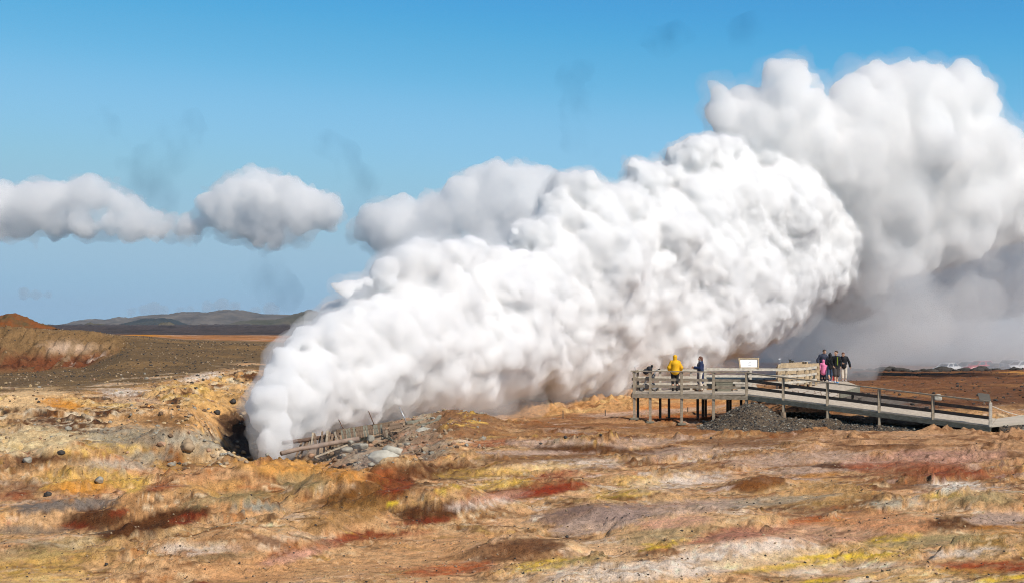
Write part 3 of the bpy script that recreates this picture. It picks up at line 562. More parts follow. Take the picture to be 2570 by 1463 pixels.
def plume_spheres(top,bot,Yc,x0,x1,step,seed,rmin,rmax,bul=.8,ycap=99):
    rng=random.Random(seed); L=[]; px=x0; left=x0-58
    def put(px,py,r,Y): x,y,z=at(px,py,Y); L.append((x,y,z,r/F*Y))
    while px<x1:
        t0=interp_pts(top,px); b=interp_pts(bot,px); ins=min(42,(b-t0)*.16); t=max(t0,max(interp_pts(top,px-ins*.8),interp_pts(top,px+ins*.8))-30)+ins; half=(b-t)/2; mid=(t+b)/2; Y=Yc(px); B=min(half/F*Y*bul,ycap)
        r=max(half*.80,6); lim=max((px-left)*.72,16); r=min(r,lim); rr=min(r,150)
        for q in (np.linspace(-1,1,max(2,int(half/max(rr,1))+1)) if rr<half*.6 and half<150 else [0] if half<150 else [-1,-.35,.35,1]): put(px,mid+q*(half-rr)*.9,rr*.9,Y)
        for _ in range(3 if half<90 else 7):
            r=min(rmin*(rmax/rmin)**(rng.random()**1.3),half*.7,lim); s=rng.uniform(-1,1)
            put(px+rng.uniform(-step,step)*.5,mid+s*(half-r*.85),r,Y-B*math.sqrt(max(0,1-s*s))*rng.uniform(.55,1.0)+r/F*Y*.5)
        
        for _ in range(2):
            r=min(rmin*1.1*(rmax*.5/rmin)**rng.random(),half*.7,lim); qx=px+rng.uniform(-step,step)*.5; put(qx,interp_pts(top,qx)+5+r*.95,r,Y+rng.uniform(-1.2,1)*r/F*Y)
        r=min(rmin*(rmax*.6/rmin)**rng.random(),half*.6); put(px+rng.uniform(-8,8),b-10-r*.93,r,Y+rng.uniform(-1,1)*.5)
        px+=step if half>40 else step*.5
    return L
def ypl(px): return 61+max(0,px-660)*.033+max(0,px-1500)*.012
pl=thing('steam_plume','dense white steam plume billowing from the vent and drifting to the right','steam',at(672,1140,61))
def steam_hull(L,h,blend,disp,seed,core,veil,off,vs_,ampf=None):
    D,mn=field(L,h,blend,sum(a for _,a in disp)*1.4+3*h+off*2.6)
    Dc=billow(D,mn,h,disp,seed,ampf); V_,Q_=surface_nets(Dc,mn,h); V_=taubin(V_,Q_,1)
    o=link('plume_core',mesh_np('plume_core',V_,Q_),pl,core,[-v for v in pl.location]); n1=len(V_)
    Dv=billow(Dc-off,mn,h,[(vs_,off*.9),(vs_*.42,off*.5)],seed+40,ampf); V_,Q_=surface_nets(Dv,mn,h); V_=taubin(V_,Q_,1)
    link('plume_veil',mesh_np('plume_veil',V_,Q_),pl,veil,[-v for v in pl.location]); print('plume',n1,len(V_))
steam_hull([(*at(p_,q_,61),r_/F*61) for p_,q_,r_ in ((680,1150,24),(679,1120,26),(677,1090,29),(676,1060,32),(678,1030,36),(684,1000,40),(704,1060,36),(712,1100,26))]+[(*at(p_,q_,ypl(p_)),r_/F*ypl(p_)) for p_,q_,r_ in ((1760,405,50),(1800,392,50),(1850,405,55),(1900,395,48),(1950,400,50),(2000,420,55),(1850,470,90),(1960,480,90))]+plume_spheres(TOP,BOT,ypl,714,2206,30,3,14,120,.8,8),.17,.3,[(9.5,1.25),(4.3,.85),(2.0,.62),(.95,.4),(.48,.21)],3,STEAM,VEIL,.33,1.2,lambda P:.75+5*sstep(-11,6,P[:,0]))
TOP2=[(1822,300),(1828,250),(1840,222),(1870,200),(1900,188),(1935,178),(1950,150),(1972,143),(1995,160),(2012,200),(2040,228),(2062,248),(2108,250),(2125,198),(2180,180),(2255,172),(2300,190),(2345,218),(2372,205),(2405,198),(2432,226),(2470,240),(2492,290),(2535,285),(2570,262),(2700,262),(2850,330),(2950,420)]
BOT2=[(1822,310),(1850,345),(1900,400),(1960,470),(2060,560),(2150,640),(2210,690),(2300,650),(2400,640),(2570,620),(2700,560),(2850,480),(2950,430)]
steam_hull(plume_spheres(TOP2,BOT2,lambda px:107+max(0,px-1900)*.02,1828,2930,46,8,18,150,.7,10),.32,.5,[(13,2.2),(6,1.5),(2.8,1.0),(1.3,.5)],9,STEAM2,VEIL2,.6,2.0)
def yp3(px,py,r,rng): return 119+(rng.random()-.5)*18
S3=[(1250,985,60),(1330,970,70),(1420,960,75),(1510,950,80),(1610,930,85),(1720,910,90),(1830,890,95),(1930,870,100),(2030,850,105),(2110,840,100),(1980,780,90),(2180,800,90),(2060,920,60),(2160,900,60),(1900,930,50),(2230,860,60),(2130,720,90),(2240,720,90),(2330,690,110),(2450,680,120),(2580,670,130),(2700,660,130),(2320,800,90),(2420,780,90)]
tag(hull('drifting_steam',S3,yp3,7*2.57,60,[(130,46),(60,24),(27,11)],21,MIST,None,118),kind='stuff')
MISTF=volume_mat('far_thin_steam',(.90,.95,.999),.075,.2)  # bluer still: skylight in the shade is put into the steam colour
S3b=[(px,py,r) for px,py,r in [(2000,860,150),(2150,820,170),(2300,800,190),(2450,790,190),(2600,780,200),(2750,790,200),(2250,900,110),(2400,900,110),(2550,890,110),(2700,900,110),(2350,680,150),(2520,660,150),(2680,660,150),(2080,720,120),(1900,930,90)]]
tag(hull('drifting_steam',S3b,lambda px,py,r,rng:235+(rng.random()-.5)*30,9*2.57,80,[(170,60),(75,28),(33,12)],27,MISTF,None,235),kind='stuff')
MISTC=volume_mat('car_park_steam',(.97,.985,.999),.17,.2)
tag(hull('drifting_steam',[(px,py,r) for px,py,r in [(2120,880,60),(2200,890,62),(2290,885,62),(2380,890,58),(2470,885,60),(2560,890,58),(2650,885,60),(2330,850,60),(2430,850,60),(2540,850,60)]],lambda *q:168,9*2.57,60,[(120,36),(50,16)],29,MISTC,None,168),kind='stuff')
S4=[(1440,955,60,90),(1510,945,60,92),(1580,935,60,94),(1380,965,60,86),(1650,925,60,97),(1720,915,60,100),(1260,1030,45,74),(1330,1005,50,78),(1400,985,50,82),(1480,970,55,86),(1180,1060,40,70),(1090,1075,40,66),(1250,975,60,76),(1560,965,50,88),(800,1130,26,57.5),(860,1145,36,55),(930,1155,38,54),(900,1125,34,57),(990,1130,30,57),(1000,1075,22,64),(1060,1040,44,68),(1130,1020,55,70),(1220,1030,60,72),(1300,1000,60,78),(1000,1030,45,67)]
tag(hull('ground_steam',S4,None,6*2.57,50,[(80,26),(36,12)],23,MIST2,None,60),kind='stuff')
def absorb_mat(name,col,density,sc_,lo,hi):
    m=bpy.data.materials.new(name); m.use_nodes=True; nt=m.node_tree; nt.nodes.clear(); o=N(nt,'ShaderNodeOutputMaterial'); v=N(nt,'ShaderNodeVolumeAbsorption'); v.inputs['Color'].default_value=(*col,1); nt.links.new(v.outputs[0],o.inputs['Volume'])
    t=tex(nt,sc_,4,.62,'Object',(1,1,.6)); r=N(nt,'ShaderNodeMapRange'); r.inputs['From Min'].default_value=lo; r.inputs['From Max'].default_value=hi; r.inputs['To Max'].default_value=density; nt.links.new(t.outputs[0],r.inputs[0]); nt.links.new(r.outputs[0],v.inputs['Density']); return m
# -- thin scraps of shaded vapour high up, shade put in by dark absorption
WISP=absorb_mat('shaded_wisp',(.30,.36,.42),.0085,.017,.45,.75)
for lab,SPw in (('thin dark smudge of vapour above the left cumulus clouds',[(390,470,60),(400,420,70),(440,370,60),(470,320,50),(350,430,50),(390,510,40),(250,330,50)]),('thin dark smudge of vapour close to the left foot of the plume',[(680,700,50),(700,730,45),(650,680,40),(720,750,30)]),
    ('faint dark vapour streak rising above the middle cumulus',[(1440,190,40),(1445,260,45),(1450,320,40),(1460,370,35)]),('small dark vapour scrap above the gap between clouds',[(830,370,40),(870,400,40),(900,450,45),(890,520,50)]),('faint dark vapour scrap high above the plume',[(1640,110,26),(1680,95,30),(1720,75,24),(1840,95,26),(1870,75,30),(1900,50,26)])):
    o=hull('vapour_wisp',SPw,lambda px,py,r,rng:2600,9,40,[(80,34),(30,12)],31,WISP,None,2600); tag(o,lab,'vapour wisp','dark vapour wisps in the sky')
# -- the air itself
hm=bpy.data.meshes.new('haze'); x0,x1,y0,y1,z0,z1=-9500,9500,-60,9400,-16,165
hm.from_pydata([(x0,y0,z0),(x1,y0,z0),(x1,y1,z0),(x0,y1,z0),(x0,y0,z1),(x1,y0,z1),(x1,y1,z1),(x0,y1,z1)],[],[(0,3,2,1),(4,5,6,7),(0,1,5,4),(1,2,6,5),(2,3,7,6),(3,0,4,7)])
hz=bpy.data.materials.new('haze'); hz.use_nodes=True; hz.node_tree.nodes.clear(); o_=N(hz.node_tree,'ShaderNodeOutputMaterial'); v_=N(hz.node_tree,'ShaderNodeVolumePrincipled'); v_.inputs['Color'].default_value=(.62,.76,.92,1); v_.inputs['Density'].default_value=3.2e-5; v_.inputs['Anisotropy'].default_value=0
hz.node_tree.links.new(v_.outputs[0],o_.inputs['Volume']); tag(link('haze',hm,None,hz),kind='stuff')
# ---------------------------------------------------------------- built things
class MB:
    def __init__(s): s.v=[];s.f=[]
    def add(s,vs,fs):
        b=len(s.v); s.v+= [tuple(float(c) for c in v) for v in vs]; s.f+=[tuple(b+i for i in f) for f in fs]; return s
    def beam(s,p0,p1,w,h,up=(0,0,1),taper=1.):
        p0=np.array(p0,float);p1=np.array(p1,float);d=p1-p0;d/=np.linalg.norm(d);u=np.array(up,float)
        if abs(d@u)>.98: u=np.array((0,1,0.))
        r=np.cross(d,u);r/=np.linalg.norm(r);u=np.cross(r,d); vs=[]
        for p,t in ((p0,1.),(p1,taper)):
            for a,b in ((-1,-1),(1,-1),(1,1),(-1,1)): vs.append(p+r*a*w/2*t+u*b*h/2*t)
        return s.add(vs,[(0,1,2,3),(7,6,5,4),(0,4,5,1),(1,5,6,2),(2,6,7,3),(3,7,4,0)])
    def tube(s,pts,rad,n=10,cap=True):
        pts=[np.array(p,float) for p in pts]; rad=rad if hasattr(rad,'__len__') else [rad]*len(pts); b=[];prev=None
        for i,p in enumerate(pts):
            d=pts[min(i+1,len(pts)-1)]-pts[max(i-1,0)]; d/=max(np.linalg.norm(d),1e-9)
            u=prev if prev is not None else (np.array((0,0,1.)) if abs(d[2])<.9 else np.array((0,1.,0)))
            r=np.cross(d,u); r/=max(np.linalg.norm(r),1e-9); u=np.cross(r,d); prev=u
            b+=[p+(r*math.cos(2*math.pi*k/n)+u*math.sin(2*math.pi*k/n))*rad[i] for k in range(n)]
        f=[(i*n+k,i*n+(k+1)%n,(i+1)*n+(k+1)%n,(i+1)*n+k) for i in range(len(pts)-1) for k in range(n)]
        if cap: f+=[tuple(range(n))[::-1],tuple(range((len(pts)-1)*n,len(pts)*n))]
        return s.add(b,f)
    def prism(s,poly,z0,z1):
        """poly of (x,y) or (x,y,z): slab between z offsets"""
        n=len(poly); P3=[(p[0],p[1],p[2] if len(p)>2 else 0) for p in poly]
        return s.add([(x,y,z+z0) for x,y,z in P3]+[(x,y,z+z1) for x,y,z in P3],[tuple(range(n))[::-1],tuple(range(n,2*n))]+[(i,(i+1)%n,n+(i+1)%n,n+i) for i in range(n)])
    def build(s,name,mat,parent=None,smooth=False):
        off=np.array(parent.location) if parent is not None else np.zeros(3)
        if parent is not None and parent.parent is not None: off=off+np.array(parent.parent.location)
        o0=np.mean(np.array(s.v),0); loc=o0-off
        me=bpy.data.meshes.new(name); me.from_pydata([tuple(np.array(v)-o0) for v in s.v],[],s.f)
        me.polygons.foreach_set('use_smooth',[smooth]*len(me.polygons)); me.update()
        return link(name,me,parent,mat,loc)
def wood(name,c,var=.28):
    m,nt,bs=new_mat(name); t=tex(nt,3.5,5,.7,'Object',(1,1,1)); g=tex(nt,40,3,.6,'Object',(.15,.15,1)); g2=tex(nt,40,3,.6,'Object',(.15,1,.6))
    a=ramp(nt,t.outputs[0],[(.3,[k*(1-var) for k in c]),(.5,c),(.72,[min(1,k*(1+var)) for k in c])])
    nt.links.new(mul(nt,a,ramp(nt,g.outputs[0],[(.35,(.72,.7,.68)),(.6,(1.1,1.1,1.1))])),bs.inputs['Base Color']); bs.inputs['Roughness'].default_value=.85; bs.inputs['Specular IOR Level'].default_value=.2
    bump(nt,g.outputs[0],.006,bs); return m
WOOD=wood('weathered_timber',(.36,.30,.22)); WOODL=wood('pale_weathered_timber',(.55,.50,.42)); WOODT=wood('tan_timber',(.50,.38,.24)); WOODD=wood('dark_and_shaded_timber',(.12,.095,.075)); WOODO=wood('mossy_timber',(.22,.21,.16)); WOODR=wood('rotten_brown_timber',(.20,.14,.095),.4)  # dark timber carries painted shade: under the deck, ramp rail boards, corner post
DECK=wood('deck_boards',(.52,.45,.36),.12)
def deck_mat():
    m,nt,bs=new_mat('grooved_deck_boards'); tc=N(nt,'ShaderNodeTexCoord'); br=N(nt,'ShaderNodeTexBrick'); br.inputs['Scale'].default_value=1; br.inputs['Brick Width'].default_value=.5; br.inputs['Row Height'].default_value=.3; br.inputs['Mortar Size'].default_value=.02
    br.inputs['Color1'].default_value=(.52,.45,.37,1); br.inputs['Color2'].default_value=(.44,.38,.31,1); br.inputs['Mortar'].default_value=(.2,.13,.09,1); nt.links.new(tc.outputs['Object'],br.inputs[0]); nt.links.new(br.outputs[0],bs.inputs['Base Color']); bs.inputs['Roughness'].default_value=.9; return m
DECKB=deck_mat(); CONC=plain('stained_concrete',(.30,.22,.15),.9,.5,8,bmp=.02)
def solve_t(a,b,px):
    lo,hi=0.,1.
    for _ in range(40):
        m=(lo+hi)/2; p=a+(b-a)*m
        if p[0]/p[1]*F+CX<px: lo=m
        else: hi=m
    return a+(b-a)*lo
DZ=1.72
# -- viewing platform
fl,fr=np.array((5.83,69.1,DZ)),np.array((11.18,67.5,1.70))
plat=thing('viewing_platform','raised weathered timber viewing platform on stilts with low railings','platform',(8.5,69.5,.3))
DPOLY=[(5.83,69.1),(11.18,67.5),(12.6,71.8),(16.1,70.0),(18.6,76.3),(19.4,82.4),(18.2,85.3),(15.9,85.2),(16.4,80.2),(16.5,77.0),(15.85,75.5),(15.4,74.4),(14.85,73.7),(14.1,72.9),(9.73,71.6),(6.2,71.1)]
MB().prism([(x,y,DZ) for x,y in DPOLY],-.06,0).build('deck',DECK,plat)
MB().beam(fl+(0,-.03,-.165),fr+(0,-.03,-.165),.05,.2).build('fascia',WOOD,plat)
MB().beam((16.13,69.95,1.52),(18.65,76.3,1.52),.05,.30).build('fascia',WOODO,plat); MB().beam((18.65,76.3,1.52),(19.43,82.4,1.52),.05,.30).build('fascia',WOODT,plat)
MB().beam((5.82,69.13,1.56),(6.2,71.1,1.56),.05,.2).build('fascia',WOODD,plat)
FP=[solve_t(fl,fr,p) for p in (1592,1632,1711,1791,1874)]
for i,p in enumerate(FP):
    MB().beam(p+(0,.04,-.07),p+(0,.04,1.0),.125,.10,(0,1,0)).build('rail_post',WOOD,plat)
    gz=ground_z(p[0],p[1]); MB().beam((p[0],p[1]+.05,p[2]-.27),(p[0],p[1]+.05,gz-.02 if i<4 else .9),.125,.12,(0,1,0)).build('support_post',WOOD,plat)
    if i<4: MB().beam((p[0]-.2,p[1]+.03,gz+.06),(p[0]+.2,p[1]+.03,gz+.06),.3,.075).beam((p[0]-.12,p[1]+.03,gz-.01),(p[0]+.12,p[1]+.03,gz-.01),.18,.07).build('footing',WOODO,plat)
MB().beam(fl+(-.05,.04,1.03),fr+(.05,.04,1.03),.15,.05).build('handrail',WOOD,plat)
for dz in (.63,.30): MB().beam(fl+(0,.12,dz),fr+(0,.12,dz),.035,.125).build('rail_board',WOOD,plat)
bl,bm_=np.array((6.28,71.0,DZ)),np.array((9.73,71.55,DZ)); br_=np.array((14.05,72.75,DZ))
curve=[br_,np.array((14.8,73.6,DZ)),np.array((15.35,74.35,DZ)),np.array((15.85,75.45,DZ)),np.array((16.45,76.9,DZ))]
def rails(a,b,mat,top=1.0,w=.12,parent=plat,board=.13,off=(0,-.05,0)):
    for dz,hh in ((top,board),(.66,.115),(.34,.115)): MB().beam(a+np.array(off)+(0,0,dz-.02),b+np.array(off)+(0,0,dz-.02),.04,hh).build('rail_board',mat,parent)
rails(bl,bm_,WOODL); rails(bm_+(.05,.15,.05),br_,WOODL)
for a,b in zip(curve[:-1],curve[1:]): rails(a,b,WOODL)
for p in [bl,solve_t(bl,bm_,1657),solve_t(bl,bm_,1735),bm_,solve_t(bm_,br_,1884)]+curve: MB().beam(p+(0,.05,-.07),p+(0,.05,.96),.12,.1,(0,1,0)).build('rail_post',WOODT if p[0]>13 else (WOODL if p[0]>6.5 else WOODD),plat)  # left corner post takes dark timber, its shade painted in
rails(fl+(.05,.1,0),bl,WOOD,.98)
for px,y in ((1601,71),(1657,71.1),(1679,70.6),(1751,71.0),(1764,71.4),(1771,72),(1826,71.2),(1833,71.6),(1860,71.5),(1905,73),(1990,76),(2060,79),(2140,77)):
    x=(px-CX)/F*y; MB().beam((x,y,DZ-.07),(x,y,ground_z(x,y)-.05),.12,.12,(0,1,0)).build('support_post',WOODD,plat)
for yy in (69.6,70.6): MB().beam((6.0,yy,1.56),(11.6,yy-.6,1.56),.06,.18).build('joist',WOODD,plat)
# -- ramp
R0,R1=np.array((11.2,67.5,1.70)),np.array((20.2,60.0,.75)); RB1=np.array((21.96,64.5,.75)); RB0=np.array((15.9,69.6,1.39)); RT=np.array((12.6,71.8,1.71))
rmp=thing('access_ramp','long grey timber ramp sloping down to the right with one railing','ramp',(16,64,.6))
d=MB(); d.add([R0,R1,RB1,RB0,RT],[(0,1,2,3),(0,3,4)]); d.add([p-(0,0,.06) for p in (R0,R1,RB1,RB0,RT)],[(3,2,1,0),(4,3,0)]); k=[(0,1),(1,2),(2,3),(3,4),(4,0)]
d.f+=[(a,a+5,b+5,b) for a,b in k]; d.build('deck',DECK,rmp)
MB().add([RT+(0,0,.01),RB0+(0,0,.01),(16.1,70.0,DZ-.005)],[(0,1,2)]).add([RB0+(0,0,.01),RB0-(0,0,.3),(16.1,70.0,1.3),(16.1,70.0,DZ-.005)],[(0,1,2,3)]).build('sloping_skirt',DECKB,rmp)
MB().beam(R0+(0,-.02,-.17),R1+(0,-.02,-.17),.06,.2).build('fascia',WOODO,rmp)
MB().beam(R0+(.6,.9,-.18),R1+(.6,.9,-.18),.08,.2).beam(R0+(1.2,2.,-.2),R1+(1.2,2.,-.2),.08,.2).build('joist',WOODD,rmp)
MB().beam(R0+(0,.04,1.0),R1+(0,.04,1.0),.15,.055).build('handrail',WOOD,rmp)
for dz in (.64,.31): MB().beam(R0+(0,.12,dz),R1+(0,.12,dz),.035,.14).build('rail_board',WOODD,rmp)  # unlit look of these boards is put into the dark timber colour
for i,px in enumerate((1966,2077,2207,2342,2488)):
    p=solve_t(R0,R1,px); MB().beam(p+(0,.04,-.07),p+(0,.04,.97),.12,.1,(0,1,0)).build('rail_post',WOODL if i==4 else WOOD,rmp)
    MB().beam(p+(0,0.0,-.28),p+(0,0.0,-.28-(.45 if i<4 else .25)),.12,.12,(0,1,0)).build('support_post',WOOD,rmp)
    if i<4: q=p+(0,0,-.62); MB().tube([q-(0,0,.35),q-(.01,0,.15),q],[.17,.15,.15],9).build('footing',CONC,rmp)
# -- rear lookout with tan fence
FA,FB=np.array((14.46,77.5,1.75)),np.array((17.3,80.2,1.75)); GA,GB=np.array((15.1,80.0,1.75)),np.array((17.3,83.3,1.75))
bay=thing('rear_lookout','tan boarded lookout railing behind the curved white railing','lookout',(15.8,80,.4))
MB().prism([tuple(FA),tuple(FB),(16.6,80.9,1.75),tuple(GB),tuple(GA)],-.06,-.012).build('deck',DECK,bay)
for a,b in ((FA,FB),(GA,GB)):
    for dz,hh in ((.98,.2),(.62,.17),(.30,.17)): MB().beam(a+(0,-.06,dz),b+(0,-.06,dz),.04,hh).build('rail_board',WOODT,bay)
    for t in (0,.35,.7,1): p=a+(b-a)*t; MB().beam(p+(0,.05,-.07),p+(0,.05,.95),.12,.1,(0,1,0)).build('rail_post',WOODT,bay); MB().beam(p+(0,.05,-.07),(p[0],p[1]+.05,ground_z(p[0],p[1])-.05),.12,.12,(0,1,0)).build('support_post',WOODD,bay)
for dz in (.98,.62,.30): MB().beam(FA+(0,0,dz),GA+(0,0,dz),.04,.15).build('rail_board',WOODL,bay)
# -- info board on the railing
ib=thing('information_board','white information board in a wooden frame above the back railing','sign',(12.05,72.3,2.6))
def quad4(x0,x1,z0,z1,y,lean=.18): return [(x0,y,z0),(x1,y,z0),(x1+.03,y+lean,z1),(x0-.03,y+lean,z1)]
q=[np.array(p) for p in quad4(11.6,12.52,2.80,3.27,72.3)]
WHITEP=plain('white_panel',(.85,.85,.84),.5,.03,3); GREYINK=plain('grey_ink',(.62,.63,.63),.6,.1,20)
MB().add(q+[p+(0,.03,0) for p in q],[(0,1,2,3),(7,6,5,4),(0,4,5,1),(1,5,6,2),(2,6,7,3),(3,7,4,0)]).build('panel',WHITEP,ib)
for a,b in ((0,1),(1,2),(2,3),(3,0)):
    e=(q[b]-q[a]); e/=np.linalg.norm(e); MB().beam(q[a]-e*.035+(0,-.01,0),q[b]+e*.035+(0,-.01,0),.07,.06,(0,1,0)).build('frame',WOODT,ib)
MB().beam((12.05,72.4,1.7),(12.05,72.4,2.82),.1,.1,(0,1,0)).build('post',WOODL,ib)
rr=random.Random(4)
for i in range(9):
    u,v=.5+.12*(rr.random()-.3),.25+.5*rr.random(); p=q[0]*(1-u)*(1-v)+q[1]*u*(1-v)+q[2]*u*v+q[3]*(1-u)*v-np.array((0,.006,0)); MB().beam(p-(.03,0,0),p+(.03+.03*rr.random(),0,0),.004,.018).build('printed_mark',GREYINK,ib)
# -- bench and pale boards at the foot of the ramp
bn=thing('wooden_bench','low mossy wooden bench wider at its top on the platform deck','bench',(10.45,70.2,DZ))
for i,(w,z) in enumerate(((.86,.40),(.80,.30),(.74,.21),(.66,.06))): MB().beam((10.45-w/2,70.0+i*.01,DZ+z),(10.45+w/2,70.0+i*.01,DZ+z),.06,.095 if i<3 else .12).build('board',WOODO if i!=2 else WOOD,bn)
MB().prism([(10.02,69.95),(10.88,69.95),(10.88,70.5),(10.02,70.5)],DZ+.45,DZ+.49).build('seat',WOODO,bn)
for sx in (-.3,.3): MB().beam((10.45+sx,70.2,DZ+.0),(10.45+sx,70.2,DZ+.45),.3,.06,(0,1,0)).build('leg',WOODD,bn)
pb=thing('wooden_step','pale grey boarded step beside the wooden bench','step',(11.6,71.2,DZ))
for i in range(5): MB().beam((11.2,70.75+i*.17,DZ+.06+i*.05),(12.25,70.75+i*.17,DZ+.06+i*.05),.16,.04).build('board',WOODL,pb)
MB().prism([(11.22,70.68),(12.2,70.68),(12.2,71.4),(11.22,71.4)],DZ,DZ+.035).build('base',WOODL,pb)
# -- small signs on rails, rope, path
STEEL=plain('galvanised_steel',(.55,.57,.58),.4,.15,9,metal=.6); DARKP=plain('dark_sign_back',(.06,.055,.045),.6,.2,5)
def stick_sign(px,y,z,label,hh=.22):
    x=(px-CX)/F*y; t=thing('small_sign',label,'sign',(x,y,z)); MB().tube([(x+.03,y,z-.05),(x-.03,y,z+hh)],.013,6).build('stem',STEEL,t); MB().beam((x-.09,y,z+hh),(x+.02,y,z+hh+.03),.05,.05).build('plate',WHITEP,t)
stick_sign(1594,71.0,2.7,'thin white stick sign on the left corner of the platform railing'); stick_sign(1958,80,2.83,'thin white stick sign on the corner of the tan lookout')
x=(2019-CX)/F*83; t=thing('lectern_panel','low tilted grey panel lying on the tan lookout railing','panel',(x,83,2.85)); MB().beam((x-.2,82.5,2.86),(x+.2,82.7,2.86),.3,.04).build('plate',STEEL,t); MB().beam((x,82.6,2.72),(x,82.6,2.85),.08,.08,(0,1,0)).build('stem',DARKP,t)
for px,lab in ((1983,'dark stub taller of two on the tan lookout railing'),(1989,'dark stub lower of two on the tan lookout railing')):
    x=(px-CX)/F*82.5; hh=.16 if px<1985 else .08; t=thing('rail_stub',lab,'stub',(x,82.5,2.7)); MB().beam((x,82.5,2.7),(x,82.5,2.78+hh),.1,.1,(0,1,0)).build('stem',DARKP,t); MB().beam((x-.09,82.5,2.8+hh),(x+.09,82.5,2.8+hh),.12,.05).build('cap',DARKP,t)
es=thing('ramp_sign','dark tilted sign panel above the lower end of the ramp railing','sign',(20.0,60.3,1.7))
q=[np.array(p) for p in ((19.82,60.25,1.80),(20.31,60.25,1.76),(20.27,60.4,2.06),(19.77,60.4,2.11))]; MB().add(q+[p+(0,.02,0) for p in q],[(0,1,2,3),(7,6,5,4),(0,4,5,1),(1,5,6,2),(2,6,7,3),(3,7,4,0)]).build('panel',DARKP,es)
MB().beam((20.05,60.35,1.68),(20.05,60.35,1.84),.05,.03,(0,1,0)).build('bracket',STEEL,es)
ROPE=plain('pale_rope',(.62,.56,.46),.9,.2,30)
rp=[np.array((20.12,60.0,1.62))*(1-t)+np.array((23.4,60.6,1.1))*t-np.array((0,0,.42*math.sin(math.pi*t)*.6)) for t in np.linspace(0,1,16)]
o=MB().tube(rp,.018,6).build('barrier_rope',ROPE,None,True); tag(o,'pale rope running right from the last ramp post','rope')
p=MB(); pp=[(20.22,59.98,.745),(23.2,60.3,.98),(27,61.5,1.1),(27,66,1.1),(24.5,65.2,1.0),(21.98,64.5,.745)]; p.prism(pp,-.07,0); tag(p.build('path',plain('pale_concrete_path',(.56,.49,.39),.9,.12,3)),kind='structure')
# -- gravel heap and bank
gx=np.linspace(8.4,24.5,420); gy=np.linspace(56.5,71,300); GX,GY=np.meshgrid(gx,gy)
def line_z(x): # ramp height over x
    return np.interp(x,[11.2,20.2],[1.70,.75])
GZ0=np.array([[0.]]); 
px_=GX/GY*F+CX
ii=np.clip(np.searchsorted(YR,GY)-1,0,len(YR)-2); jj=np.clip(np.searchsorted(PXC,px_)-1,0,len(PXC)-2); GB0=Z[ii,jj]
fy=np.interp(GX,[11.2,20.2],[67.5,60.0]) # front edge of the ramp
dist=GY-fy
heap=1.12*np.exp(-(np.abs((GX-11.15)/1.55)**2.2)-(np.abs((GY-66.2)/2.3)**2.2))
heap2=.55*np.exp(-(((GX-12.6)/1.3)**2)-((GY-65.4)/1.6)**2)
bank=(np.interp(GX,[10.5,12,14,17,20,22],[.0,.42,.30,.16,.10,.12]))*sstep(-2.0,-.3,dist)*(1-.4*sstep(.5,3,dist))
nz=noise2(GX,GY,1.2,1.0,301,3)*.07+noise2(GX,GY,.16,.16,303,2)*.045
add=np.maximum(heap,heap2*.9); add=np.maximum(add,bank)
edge=.045-.35*noise2(GX,GY,.8,.8,305,2)*.12
GZ=GB0+add-edge*1.2+nz*np.clip(add*4,0,1)
cap=line_z(GX)-.5-.25*sstep(.2,1.5,dist); GZ=np.where(dist>-.25,np.minimum(GZ,np.maximum(cap,.12)),GZ)
pz=np.interp(GX,[20.2,23.2,27],[.745,.98,1.1]); d2=GY-np.interp(GX,[20.22,23.2,27],[59.98,60.3,61.5]); sl_=(GX>19.9)&(d2>-3)&(d2<0); k_=sstep(19.9,20.6,GX)
ap=pz-.07+.26*np.minimum(d2,0)+nz*.5; GZ=np.where(sl_&(ap*k_+(1-k_)*-9>GZ),ap,GZ); add=np.where(sl_&(GZ>GB0),np.maximum(add,.1*k_),add); GZ=np.where((GX>20.1)&(d2>=0),np.minimum(GZ,pz-.12),GZ)
g=np.arange(GX.size).reshape(GX.shape); gq=np.stack([g[:-1,:-1],g[:-1,1:],g[1:,1:],g[1:,:-1]],-1).reshape(-1,4)
keep=(add.ravel()[gq].max(1)>.03)
GRAV=bpy.data.materials.new('dark_gravel'); GRAV.use_nodes=True; nt=GRAV.node_tree; bs=nt.nodes['Principled BSDF']; t1=tex(nt,22,4,.75); t2=tex(nt,2,3,.6); 
nt.links.new(mul(nt,ramp(nt,t1.outputs[0],[(.3,(.03,.023,.017)),(.52,(.12,.092,.066)),(.72,(.38,.31,.22))]),ramp(nt,t2.outputs[0],[(.35,(.75,.72,.7)),(.65,(1.25,1.15,1.0))])),bs.inputs['Base Color']); bs.inputs['Roughness'].default_value=.95; bump(nt,t1.outputs[0],.09,bs)
tag(link('gravel_heap',mesh_np('gravel_heap',np.stack([GX,GY,GZ],-1).reshape(-1,3),gq[keep]),None,GRAV),'heap of dark grey gravel spreading under the ramp','gravel heap')
# ---------------------------------------------------------------- stones, boulders and the collapsed boardwalk
def ico(sub):
    import bmesh
    bm=bmesh.new(); bmesh.ops.create_icosphere(bm,subdivisions=sub,radius=1.); V_=np.array([v.co[:] for v in bm.verts]); T_=np.array([[v.index for v in f.verts] for f in bm.faces]); bm.free(); return V_,T_
IV,IT=ico(3); IV1,IT1=ico(1); IV2,IT2=ico(2)
def stone_mat(name,c,var=.35): return plain(name,c,.92,var,4,bmp=.03,spec=.15)
def rock_shape(rng,V0,seed,cuts=9,rough=.12):
    V_=V0.copy()
    for _ in range(cuts):
        n=np.array([rng.gauss(0,1) for _ in range(3)]); n/=np.linalg.norm(n); d=.62+.3*rng.random(); k=V_@n; V_=V_-np.outer(np.maximum(k-d,0)*.85,n)
    return V_*(1+rough*vnoise(V_*1.7+seed,seed)[:,None]+rough*.4*vnoise(V_*4.5+seed,seed+3)[:,None])
